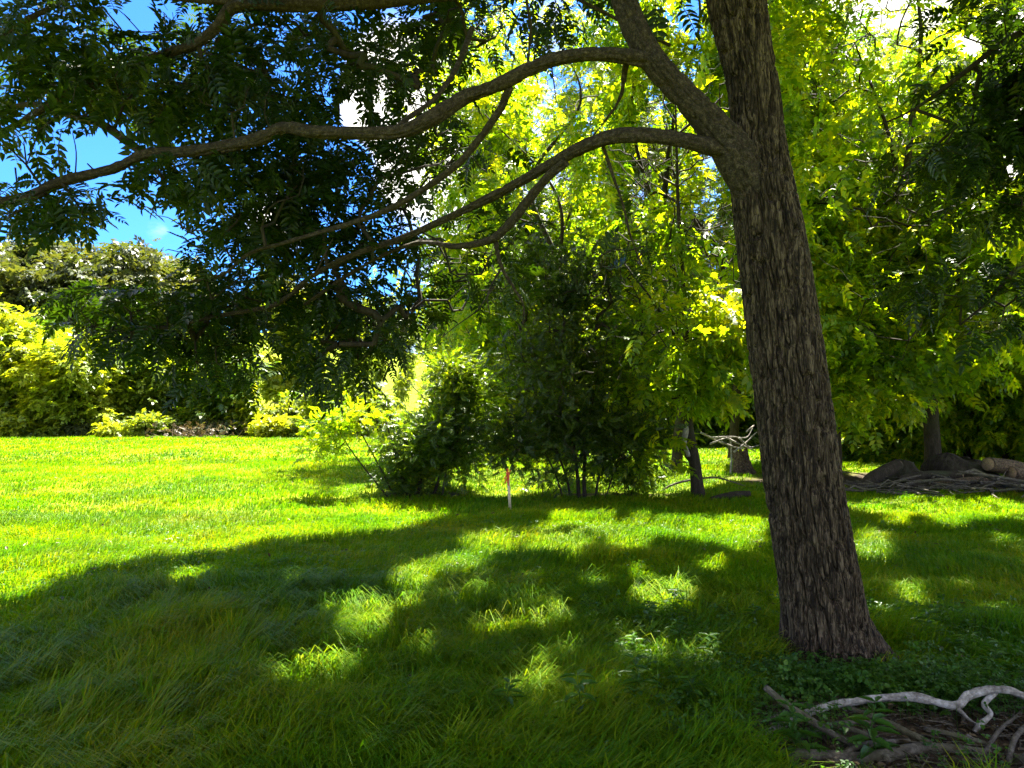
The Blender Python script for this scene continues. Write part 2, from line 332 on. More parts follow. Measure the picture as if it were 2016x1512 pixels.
GAPS = [(190, 300, 62, 48), (60, 335, 70, 18), (275, 470, 90, 80), (285, 20, 42, 40), (560, 130, 24, 34), (690, 215, 26, 24), (60, 535, 130, 45), (230, 525, 120, 30), (1340, 70, 60, 45), (1400, 130, 40, 60), (900, 200, 30, 20), (532, 765, 28, 36)]
LIT_BACK = [(1850, 1006, 210, 26), (990, 950, 120, 34), (1300, 930, 190, 40), (1420, 900, 90, 25), (1720, 920, 60, 30), (1920, 1010, 150, 30), (690, 880, 200, 30)]
def to_pix(p):
    x, y, z = p[..., 0], p[..., 1], p[..., 2]-CAMH
    f = y*math.cos(PITCH)+z*math.sin(PITCH); u = -y*math.sin(PITCH)+z*math.cos(PITCH)
    f = np.where(np.abs(f) < .05, .05, f)
    return 1008+FPX*x/f, 756-FPX*u/f, f
def shade_ok(p, grow=1.0, lawn=True, back=()):
    """True where a leaf at p may stand: its shadow falls on shaded ground"""
    g = p - SV*((p[..., 2])/SV[2])[..., None]
    px, py, f = to_pix(g*[1, 1, 0])
    behind = f < 1.2
    sh = py > np.interp(px, EDGE[:, 0], EDGE[:, 1]) + 14*(n2(px, py, .02, 31)-.5)*2 if lawn else np.ones(px.shape, bool)
    wob = 1.0*(n2(px, py*1.8, .05, 33, 3)-.5)*2
    grow *= 1.0
    for cx, cy, rx, ry in list(LIT)+list(back):
        sh &= (np.hypot((px-cx)/(rx*grow), (py-cy)/(ry*grow)) + wob) > 1
    for c, r in SUNNY:
        v = p - c; t = v@SV; sh &= ~((t > r) & (np.linalg.norm(v - t[..., None]*SV, axis=-1) < r))
    if lawn: return np.where(behind, (g[..., 0] > -7) & (g[..., 0] < 7) & (g[..., 1] > -5), sh)
    return np.where(behind, True, sh)

# ------------------------------------------------------------------ branch growing shared by all trees
def grow(nodes, rad_min, attract, nn_pull=.55, seg=.35, sag=.06):
    """nodes: (M,3) existing skeleton. Each attractor is joined to its nearest node by a bent twig. returns segments (p0,p1,weight)"""
    nodes = [np.asarray(n, float) for n in nodes]; par = [-1]*len(nodes); base = len(nodes)
    A = np.array(nodes); order = np.argsort(np.min(np.linalg.norm(attract[:, None]-A[None, ::max(1, len(A)//60)], axis=2), axis=1))
    arr = np.zeros((base + len(attract)*14, 3)); arr[:base] = A; n = base; par = np.full(len(arr), -1)
    ends = []
    for k in order:
        t = attract[k]; d = arr[:n]-t; dist = np.sqrt((d**2).sum(1)) + .35*np.maximum(0, arr[:n, 2]-t[2]+.2)
        j = int(np.argmin(dist)); p = arr[j]; L = np.linalg.norm(t-p)
        m = int(min(12, max(1, math.ceil(L/seg)))); prev = j
        side = rng.normal(0, .12*L, 3)
        for i in range(1, m+1):
            s = i/m; q = p*(1-s)+t*s + math.sin(math.pi*s)*(side + np.array([0, 0, sag*L])) + (rng.normal(0, .04*seg, 3) if i < m else 0)
            arr[n] = q; par[n] = prev; prev = n; n += 1
        ends.append(prev)
    cnt = np.zeros(n); cnt[ends] = 1
    for i in range(n-1, base-1, -1):
        cnt[par[i]] += cnt[i]
    idx = np.arange(base, n); return arr[idx], arr[par[idx]], cnt[idx], arr[np.array(ends)], arr[par[np.array(ends)]]
def leaves_on(mb, ends, pars, per, cr, tm, size, flat=.55, droop=.35, njit=.45, filt=None, outw=None, sjit=.3):
    N = len(ends); idx = np.repeat(np.arange(N), per)
    off = rng.normal(0, 1, (len(idx), 3))*[cr, cr, cr*flat]; pos = ends[idx] + off
    d = unit(unit(ends-pars)[idx]*.6 + unit(off)*1.0 + jitter(len(idx), .35)) ; d[:, 2] -= droop
    n = np.array([0, 0, 1.]) + jitter(len(idx), njit)
    s = size*(1+rng.uniform(-sjit, sjit, len(idx)))
    if filt is not None:
        k = filt(pos + unit(d)*s[:, None]*.5) & filt(pos + unit(d)*s[:, None]) & filt(pos); pos, d, n, s = pos[k], d[k], n[k], s[k]
    if len(pos): scatter(mb, tm, pos, d, n, s)
def ell(c, r, n, shell=.45, gap=.0, gs=.6, zmin=None):
    out = []
    tot = 0
    while tot < n:
        u = unit(rng.normal(0, 1, (n*3+20, 3))); q = rng.uniform(0, 1, (len(u), 1))**shell
        p = np.asarray(c) + u*q*np.asarray(r)*(1+.25*(vn(u*2.2+np.asarray(c)*.37, 5)[:, None]-.5)*2)
        if gap > 0: p = p[vn(p*gs, 77) > gap]
        if zmin is not None: p = p[p[:, 2] > zmin]
        if not len(p):
            gap -= .05; continue
        out.append(p); tot += len(p)
    return np.concatenate(out)[:n]
def make_tree(name, label, cat, group, trunk, blobs, per, cr, tm, size, lmat, bmat=None, K=8, filt=None, twig=.004, droop=.35, flat=.55, njit=.45, extra=None, barkamp=0, seg=.5, shell=.45, gap=.3, crown_name='crown'):
    """trunk: list of polylines of (x,y,z,r); blobs: (centre, radii, count)"""
    b = np.array(trunk[0][0][:3], float); root = thing(name, label, cat, b, group)
    tb = MB(); nodes = []
    for i, tl in enumerate(trunk):
        V, F = tube(tl, K if i == 0 else max(6, K-2), .15 if K < 20 else .05, barkamp, seed=i); tb.add(V, F)
        q = spline(tl, .4); nodes.append(q[len(q)//5 if i == 0 else 1:, :3])
    nodes = np.concatenate(nodes)
    at = np.concatenate([ell(c, r, n, shell, gap) for c, r, n in blobs]); at = at[at[:, 2] > H(at[:, 0], at[:, 1])+.12]
    p1, p0, cnt, ends, pars = grow(nodes, .003, at, seg=seg)
    r = twig*np.sqrt(cnt)*1.15; V, F = segs_mesh(p0, p1, r*1.1, r, 4 if K < 10 else 5); tb.add(V, F)
    tb.build('trunk', bmat or M_BARKD, root, smooth=True)
    lb = MB(); leaves_on(lb, ends, pars, per, cr, tm, size, flat, droop, njit, filt, sjit=.45)
    lb.build(crown_name, lmat, root)
    return root
near_filt = lambda p: shade_ok(p, 1.0, lawn=False, back=LIT_BACK)

# ------------------------------------------------------------------ the big walnut in front
SKYG = [(1908, 85, 36, 30), (1990, 330, 22, 30), (1955, 640, 30, 22), (640, 60, 18, 18)]
_nf = near_filt
def near_filt(p):
    px, py, f = to_pix(p); ok = _nf(p); w = .6*(n2(px, py, .04, 73)-.5)*2
    for cx, cy, rx, ry in SKYG: ok &= (f < 0) | (np.hypot((px-cx)/rx, (py-cy)/ry) + w > .9)
    return ok
def not_gap(p):
    px, py, f = to_pix(p); ok = np.ones(px.shape, bool); w = .4*(n2(px, py, .03, 71)-.5)*2
    for cx, cy, rx, ry in GAPS: ok &= (f < 0) | (np.hypot((px-cx)/rx, (py-cy)/ry) + w > .82)
    return ok
def big_tree():
    root = thing('walnut_tree', 'large walnut tree with deeply furrowed leaning trunk and long limbs sweeping left over the lawn', 'tree', (TB[0], TB[1], H(*TB[:2])))
    Y0 = TB[1]
    def T(px, py, w, Y=Y0): p = P(px, py, Y); return (*p, w*(.46 if w > 75 else .41)/FPX*Y)
    g = TB[2]
    tr = [(TB[0]+.03, Y0, g-.15, .40), (TB[0]+.015, Y0, g+.0, .325), (TB[0], Y0, g+.10, .272), T(1625, 1225, 176), T(1612, 1140, 163), T(1588, 1000, 156), T(1571, 870, 152), T(1554, 740, 150), T(1535, 600, 144), T(1517, 470, 138), T(1503, 380, 128, Y0+.01), T(1493, 290, 112, Y0+.02), T(1484, 180, 102, Y0+.04), T(1466, 90, 106, Y0+.05), T(1448, 0, 118, Y0+.06),
          T(1420, -150, 116, Y0+.1), (TB[0]-1.05, Y0+.35, 5.6, .15), (TB[0]-1.1, Y0+.8, 7.0, .11), (TB[0]-1.0, Y0+1.2, 8.6, .07), (TB[0]-1.1, Y0+1.5, 10.0, .05), (TB[0]-1.2, Y0+2, 12.5, .02)]
    V, F = tube(tr[:16], 520, .0058, .034, .027, lump=.03, seed=2)
    # root flare: lobes near the foot
    dz = V[:, 2]-g; m = dz < .6; cx, cy = TB[0], Y0
    th = np.arctan2(V[:, 1]-cy, V[:, 0]-cx); k = (.6-np.clip(dz, 0, .6))/.6
    lob = 1 + .19*k**2.2*(np.sin(3*th+.8)*.5+np.sin(5*th+2)*.35+np.sin(8*th+1)*.25)
    V[m, 0] = cx + (V[m, 0]-cx)*lob[m]; V[m, 1] = cy + (V[m, 1]-cy)*lob[m]
    MB().add(V, F).build('trunk', M_BARK, root, smooth=True)
    V, F = tube(tr[14:], 60, .04, .02, .04, seed=3); MB().add(V, F).build('upper_trunk', M_BARK, root, smooth=True)
    def limb(pts, bark=.008, K=48, step=.02, base=None):
        q = [T(*p) for p in pts]
        V, F = tube(q, K, step*.8, bark*1.8, .022, lump=.15, seed=int(pts[0][0]) % 97); MB().add(V, F).build('limb', M_BARKL, root, smooth=True)
        return spline(q, .18)[:, :3]
    nodes = []
    nodes.append(limb([(1515, 470, 60, Y0+.0), (1482, 370, 82, Y0-.03), (1448, 305, 86, Y0-.05), (1395, 238, 72, Y0-.07), (1345, 185, 62, Y0-.08), (1300, 135, 60, Y0-.08), (1262, 80, 58, Y0-.06), (1235, 20, 56, Y0), (1210, -60, 50, Y0+.1), (1150, -260, 44, Y0+.5), (1000, -480, 34, Y0+1.2), (800, -650, 20, Y0+2)], .012, 90, .012))
    A = limb([(1290, 122, 40, Y0-.05), (1250, 114, 38, Y0-.1), (1180, 106, 33, Y0-.1), (1110, 113, 32, Y0-.1), (1045, 136, 34, Y0-.05), (985, 165, 33, Y0), (920, 190, 34, Y0+.1), (850, 232, 38, Y0+.1), (790, 258, 32, Y0+.15), (700, 262, 31, Y0+.2), (610, 258, 30, Y0+.3), (560, 252, 30, Y0+.35), (505, 275, 31, Y0+.4), (420, 292, 27, Y0+.45), (350, 300, 25, Y0+.5), (285, 305, 27, Y0+.5), (215, 335, 23, Y0+.5), (120, 358, 24, Y0+.5), (55, 388, 25, Y0+.45), (-20, 402, 24, Y0+.4), (-150, 420, 20, Y0+.4), (-330, 400, 14, Y0+.4)], .007)
    B = limb([(290, 306, 20, Y0+.5), (245, 275, 19, Y0+.6), (200, 245, 18, Y0+.7), (130, 225, 14, Y0+.8), (60, 205, 12, Y0+.9), (-30, 230, 9, Y0+1)], .004, 24)
    C_ = limb([(1440, 300, 44, Y0-.05), (1395, 288, 38, Y0-.1), (1330, 273, 34, Y0-.1), (1250, 266, 36, Y0-.05), (1195, 272, 36, Y0), (1130, 298, 31, Y0+.1), (1080, 325, 24, Y0+.2), (1020, 360, 22, Y0+.3), (960, 392, 19, Y0+.5), (880, 430, 16, Y0+.7), (790, 470, 15, Y0+.9), (700, 500, 13, Y0+1.0), (620, 540, 12, Y0+1.2), (560, 590, 12, Y0+1.3), (520, 606, 10, Y0+1.4), (430, 622, 8, Y0+1.4), (330, 645, 6, Y0+1.4)], .006)
    D = limb([(1115, 318, 22, Y0+.12), (1075, 352, 21, Y0+.2), (1035, 400, 21, Y0+.3), (1000, 445, 20, Y0+.4), (965, 472, 18, Y0+.5), (900, 485, 14, Y0+.7), (830, 478, 11, Y0+.9), (760, 500, 9, Y0+1.1), (680, 545, 8, Y0+1.3), (600, 600, 7, Y0+1.5)], .005, 32)
    E = limb([(1003, 172, 20, Y0+.0), (985, 215, 17, Y0+.1), (950, 265, 17, Y0+.2), (905, 320, 16, Y0+.3), (850, 362, 15, Y0+.4), (780, 405, 14, Y0+.5), (720, 430, 13, Y0+.6), (640, 455, 11, Y0+.7), (560, 478, 9, Y0+.8), (490, 500, 8, Y0+.9), (440, 540, 7, Y0+1), (370, 556, 6, Y0+1.05)], .004, 24)
    Fz = limb([(1120, -40, 30, Y0+1.2), (850, -8, 30, Y0+1.0), (720, 5, 34, Y0+.9), (600, 10, 32, Y0+.85), (470, 10, 30, Y0+.8), (430, 50, 27, Y0+.8), (390, 85, 24, Y0+.8), (330, 105, 20, Y0+.8), (270, 125, 20, Y0+.8), (200, 155, 18, Y0+.8), (120, 195, 16, Y0+.8), (40, 240, 14, Y0+.8), (-60, 300, 11, Y0+.8)], .005, 32)
    G = limb([(560, 15, 16, Y0+.85), (450, 5, 14, Y0+.8), (380, 0, 14, Y0+.8), (200, -20, 12, Y0+.7), (90, 20, 12, Y0+.7), (0, 72, 11, Y0+.7), (-100, 130, 9, Y0+.7)], .004, 20)
    I = limb([(930, 55, 14, Y0+.8), (905, 120, 14, Y0+.6), (860, 190, 12, Y0+.4), (800, 235, 13, Y0+.2), (770, 262, 12, Y0+.15)], .003, 20)
    J = limb([(1238, 100, 16, Y0-.1), (1230, 140, 14, Y0), (1222, 190, 8, Y0+.1), (1190, 240, 5, Y0+.2), (1150, 290, 4, Y0+.3)], .003, 16)
    K_ = limb([(975, 470, 12, Y0+.5), (985, 520, 9, Y0+.55), (1010, 565, 7, Y0+.6), (1030, 600, 5, Y0+.6), (1030, 640, 4, Y0+.65)], .003, 16)
    L_ = limb([(1186, 285, 9, Y0+.05), (1205, 340, 8, Y0+.1), (1225, 400, 7, Y0+.15), (1240, 460, 5, Y0+.2), (1262, 520, 4, Y0+.3)], .002, 12)
    M_ = limb([(1320, 90, 8, Y0+.5), (1060, -30, 8, Y0+.6), (1045, 60, 7, Y0+.6), (1040, 130, 5, Y0+.6)], .002, 12)[4:]
    nodes += [A, B, C_, D, E, Fz, G, I, J, K_, L_]
    # bare twigs against the sky
    tw = MB()
    for pl in ([(148, 350), (150, 300), (143, 262)], [(185, 335), (172, 322)], [(118, 322), (115, 290), (120, 262)], [(30, 330), (33, 370), (25, 410)], [(395, 470), (350, 440), (330, 428), (305, 424)], [(360, 452), (352, 425)], [(410, 455), (370, 452), (350, 440)], [(620, 540), (640, 500), (655, 470)], [(975, 560), (940, 610), (900, 640), (850, 680)], [(1080, 90), (1090, 160), (1095, 200)], [(985, 530), (960, 580), (965, 620)]):
        q = [(*P(a, b, Y0+.5), .006-.0015*i) for i, (a, b) in enumerate(pl)]; q = [(a, b, c, max(d, .0018)) for a, b, c, d in q]
        V, F = tube(q, 6, .05, lump=.15); tw.add(V, F)
    # foliage seen in frame: blobs given as photo ellipses with a depth range
    bl = [(60, 50, 80, 45, 4.4, 5.8, 26), (90, 150, 110, 70, 4.4, 6.2, 60), (40, 280, 60, 50, 4.4, 5.8, 26), (210, 170, 110, 70, 4.6, 6.4, 50), (190, 60, 70, 50, 4.6, 6, 22),
          (400, 90, 100, 80, 4.6, 7, 80), (330, 210, 100, 60, 4.6, 6.8, 60), (470, 200, 90, 70, 4.6, 7, 70), (600, 60, 110, 55, 5, 7.5, 60), (560, 150, 90, 40, 5, 7.5, 26), (700, 130, 70, 70, 5, 7.5, 40), (610, 210, 90, 40, 5, 7, 36),
          (100, 410, 110, 34, 4.4, 5.6, 34), (60, 440, 60, 22, 4.4, 5.4, 12), (170, 450, 34, 26, 4.4, 5.4, 10), (340, 355, 75, 38, 4.6, 5.8, 30), (430, 330, 60, 40, 4.6, 6, 24), (350, 510, 28, 26, 5, 5.6, 8),
          (520, 370, 90, 75, 4.8, 6.8, 60), (640, 330, 90, 50, 5, 7, 46), (480, 470, 80, 55, 5, 7, 48), (590, 450, 90, 70, 5, 7.5, 60), (740, 350, 70, 40, 5.2, 7.5, 30), (720, 470, 110, 70, 5.2, 7.5, 60),
          (850, 90, 80, 80, 5.5, 8, 64), (860, 300, 80, 90, 5.2, 7.5, 70), (930, 60, 70, 70, 5.5, 8, 50), (780, 180, 60, 60, 5.2, 7.5, 34), (990, 60, 70, 60, 5.5, 8, 30), (940, 330, 60, 60, 5.5, 7.5, 26), (880, 530, 110, 60, 5.4, 7.5, 54), (980, 480, 60, 50, 5.4, 7.5, 20),
          (470, 590, 120, 45, 5.4, 7, 62), (330, 620, 110, 38, 5.4, 6.6, 50), (190, 590, 70, 26, 5.3, 6.4, 30), (160, 660, 36, 14, 5.4, 6.2, 8), (250, 670, 60, 22, 5.5, 6.5, 20), (400, 680, 80, 34, 5.6, 7, 34), (420, 745, 50, 26, 5.8, 6.6, 16), (500, 660, 60, 50, 5.6, 7, 28),
          (640, 590, 90, 50, 5.6, 7.5, 54), (700, 680, 90, 60, 5.8, 7.5, 66), (650, 745, 60, 34, 6, 7.2, 24), (760, 620, 80, 60, 5.8, 7.5, 44), (860, 620, 70, 40, 5.8, 7.5, 24), (960, 560, 60, 50, 5.8, 7.5, 22),
          (1080, 30, 50, 30, 5, 7, 10), (1290, 5, 60, 14, 4.6, 5.2, 8), (1330, 5, 40, 14, 4.6, 5.2, 6), (1230, 500, 60, 60, 5, 6, 10), (1060, 60, 50, 70, 5.5, 7.5, 16)]
    at = []
    for cx, cy, rx, ry, y0, y1, n in bl:
        n = max(2, int(n*.6)); a = rng.uniform(0, 2*math.pi, n); q = rng.uniform(0, 1, n)**.5; cy -= 18; ry *= .85; rx *= .9
        for xx, yy, Yd in zip(cx+rx*q*np.cos(a), cy+ry*q*np.sin(a), rng.uniform(y0, y1, n)): at.append(P(xx, yy, Yd))
    at = np.array(at)
    nod = np.concatenate(nodes)
    p1, p0, cnt, ends, pars = grow(nod, .002, at, seg=.22)
    r = .0022*np.sqrt(cnt)*1.1; V, F = segs_mesh(p0, p1, r*1.1, r, 5); tw.add(V, F)
    lb = MB(); leaves_on(lb, ends, pars, 4, .13, WAL_HI, .25, .45, .4, .45, filt=lambda p: shade_ok(p, 1.0, lawn=False) & not_gap(p), sjit=.35)
    # the unseen high crown above the frame: leaves placed to shape the lawn's shade
    tt = spline(tr[-5:], .3)[:, :3]; up = []
    N = 140000; h = rng.uniform(4.6, 15, N); gx = rng.uniform(-9, 8, N); gy = rng.uniform(-4, 10, N)
    p = np.stack([gx, gy, np.zeros(N)], -1) + SV*(h/SV[2])[:, None]
    px, py, f = to_pix(p); off = (py < -60-900/np.maximum(f, .3)) | (f < .3) | (np.abs(px-1008) > 1250)
    dome = 14.5 - .035*((p[:, 0]-0)**2 + (p[:, 1]-5)**2)
    ok = off & shade_ok(p, 1.0) & (p[:, 2] < dome) & (p[:, 2] > 4.3)
    p = p[ok]; g0 = (p - SV*(p[:, 2:3]/SV[2])); cell = np.floor(g0[:, 0]/.5).astype(int)*1000 + np.floor(g0[:, 1]/.5).astype(int)
    od = np.argsort(cell, kind='stable'); cs = cell[od]; first = np.concatenate([[0], np.flatnonzero(np.diff(cs))+1]); rank = np.arange(len(cs)) - np.repeat(first, np.diff(np.append(first, len(cs))))
    sel = od[rank < np.where((g0[od, 1] > 2.4) & (np.abs(g0[od, 0]) < g0[od, 1]*.75+.6), 4, 2)]; p = p[sel]
    q1, q0, c2, e2, pr2 = grow(np.vstack([tt, nod[nod[:, 2] > 3.8]]), .002, p, seg=.45)
    r = .0028*np.sqrt(c2); V, F = segs_mesh(q0, q1, r*1.1, r, 5); tw.add(V, F)
    leaves_on(lb, e2, pr2, 15, .26, WAL_LO, .36, .5, .3, .3, filt=lambda q: shade_ok(q, 1.0) & not_gap(q))
    tw.build('twigs', M_BARKD, root, smooth=True)
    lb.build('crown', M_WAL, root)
big_tree()

# ------------------------------------------------------------------ middle distance: row of shrubs and the young tree
def X_at(px, Y): return (px-1008)/FPX*Y
def row():
    # rounded shrub left of the stake
    Y = 11.7; c = lambda px, py, y=Y: P(px, py, y)
    st = lambda pts: [(*P(a, b, y), r) for a, b, y, r in pts]
    stems = [st([(825, 985, Y, .035), (830, 900, Y, .028), (850, 800, Y, .018), (870, 700, Y, .008)]), st([(800, 985, Y, .03), (780, 900, Y-.1, .02), (760, 830, Y-.2, .012)]), st([(850, 985, Y, .03), (880, 900, Y, .02), (920, 810, Y+.1, .012)]), st([(872, 985, Y-.2, .018), (874, 950, Y-.2, .014), (890, 880, Y-.2, .01)])]
    make_tree('shrub', 'rounded leafy shrub with yellow sunlit top standing just left of the marker stake', 'shrub', 'shrubs in the row across the lawn', stems,
              [(c(840, 860), (.85, .7, .62), 170), (c(875, 750), (.42, .4, .42), 60), (c(850, 800), (.8, .6, .4), 70), (c(935, 760), (.18, .25, .55), 26), (c(800, 945), (.55, .5, .28), 60), (c(905, 900), (.5, .5, .3), 40)],
              12, .13, SPRIG_HI, .13, M_BUSH, twig=.002, seg=.25, gap=.3, shell=.6, droop=.0, njit=.9)
    Y2 = 11.4
    stems = [st([(765, 980, Y2, .016), (720, 925, Y2, .012), (680, 870, Y2, .009), (655, 825, Y2, .006)]), st([(770, 965, Y2, .014), (745, 915, Y2, .012), (715, 860, Y2, .009), (690, 820, Y2, .005)])]
    make_tree('sapling', 'thin leaning sapling with two bare stems and pale leaves left of the rounded shrub', 'sapling', None, stems,
              [(P(655, 850, Y2), (.42, .4, .34), 46), (P(690, 815, Y2), (.3, .3, .22), 22), (P(630, 885, Y2), (.25, .3, .14), 12)], 7, .10, SPRIG_HI, .14, M_LIT, twig=.0018, seg=.2, gap=.1, droop=0, njit=.8)
    # dense dark multi-stem shrub
    Y3 = 11.4
    stems = [st([(px0, 988, Y3, r), (px1, 930, Y3, r*.8), (px2, 820, Y3, r*.6), (px3, 650, Y3, r*.3)]) for px0, px1, px2, px3, r in ((1140, 1136, 1120, 1090, .035), (1152, 1150, 1160, 1200, .035), (1125, 1112, 1070, 1010, .022), (1172, 1182, 1230, 1260, .022), (1110, 1092, 1040, 985, .016), (1190, 1210, 1262, 1290, .015))]
    make_tree('shrub', 'tall dark many-stemmed shrub right of the marker stake, trunks showing at its foot', 'shrub', 'shrubs in the row across the lawn', stems,
              [(c(1120, 840, Y3), (1.25, .9, .75), 290), (c(1125, 720, Y3), (1.25, .9, .8), 290), (c(1110, 590, Y3+.3), (1.15, .8, .8), 230), (c(1200, 520, Y3+.4), (.8, .7, .6), 90), (c(1030, 520, Y3+.4), (.7, .6, .5), 70), (c(1010, 870, Y3), (.5, .6, .35), 60), (c(1230, 850, Y3), (.6, .6, .6), 100)],
              8, .16, SPRIG_HI, .13, M_DARK, filt=near_filt, twig=.0022, seg=.3, gap=.28, shell=.7, droop=.0, njit=.9)
    # low weeds under it
    for (px, py, lab) in ((1230, 975, 'low dark weedy clump between the dark shrub and the young tree'), (1060, 978, 'small bare twiggy weed clump just right of the marker stake')):
        b = GP(px, py); stems = [[(b[0]+dx, b[1], 0, .008), (b[0]+dx*2.2, b[1], .2, .005), (b[0]+dx*3.5, b[1]-.1, .45, .003)] for dx in (-.1, 0, .09, .17)]
        n = 60 if px > 1100 else 12
        make_tree('weed_clump', lab, 'weeds', None, stems, [((b[0]+.1, b[1], .3), (.55, .35, .3), n)], 5, .09, SPRIG, .16, M_BUSH, twig=.0018, seg=.15, gap=0)
    # the young tree with broken pale stub
    Y4 = 11.55
    tr = [st([(1376, 985, Y4, .12), (1372, 950, Y4, .10), (1366, 900, Y4, .088), (1358, 850, Y4, .07), (1354, 790, Y4, .055), (1352, 700, Y4, .048), (1345, 560, Y4, .04), (1335, 400, Y4, .03), (1330, 200, Y4, .015)]),
          st([(1360, 905, Y4, .05), (1335, 878, Y4, .035), (1305, 860, Y4, .022), (1262, 870, Y4, .01)]), st([(1366, 800, Y4, .03), (1400, 700, Y4, .025), (1440, 600, Y4, .015)]), st([(1352, 700, Y4, .03), (1290, 600, Y4-.3, .02), (1230, 520, Y4-.4, .012)])]
    t = make_tree('young_tree', 'young tree with slim dark trunk and pale broken stub, between dark shrub and big trunk', 'tree', None, tr,
              [(P(1300, 660, Y4-.2), (1.0, 1.0, .9), 110), (P(1350, 440, Y4), (1.5, 1.2, 1.3), 210), (P(1250, 300, Y4), (1.2, 1.0, 1.0), 110), (P(1400, 200, Y4), (1.1, 1.0, .9), 90), (P(1430, 640, Y4-.3), (.7, .7, .8), 70), (P(1400, 760, Y4), (.6, .5, .3), 20), (P(1290, 770, Y4), (.5, .5, .3), 18), (P(1240, 880, Y4), (.45, .3, .3), 16)],
              5, .17, WAL_LO, .36, M_LIT, twig=.0026, filt=near_filt, droop=.35, njit=.6)
    V, F = tube([(*P(1356, 898, Y4-.06), .03), (*P(1347, 872, Y4-.1), .045), (*P(1350, 848, Y4-.1), .05), (*P(1352, 838, Y4-.1), .02)], 12, .04, lump=.2)
    MB().add(V, F).build('broken_stub', M_DEAD, t, smooth=True)
row()

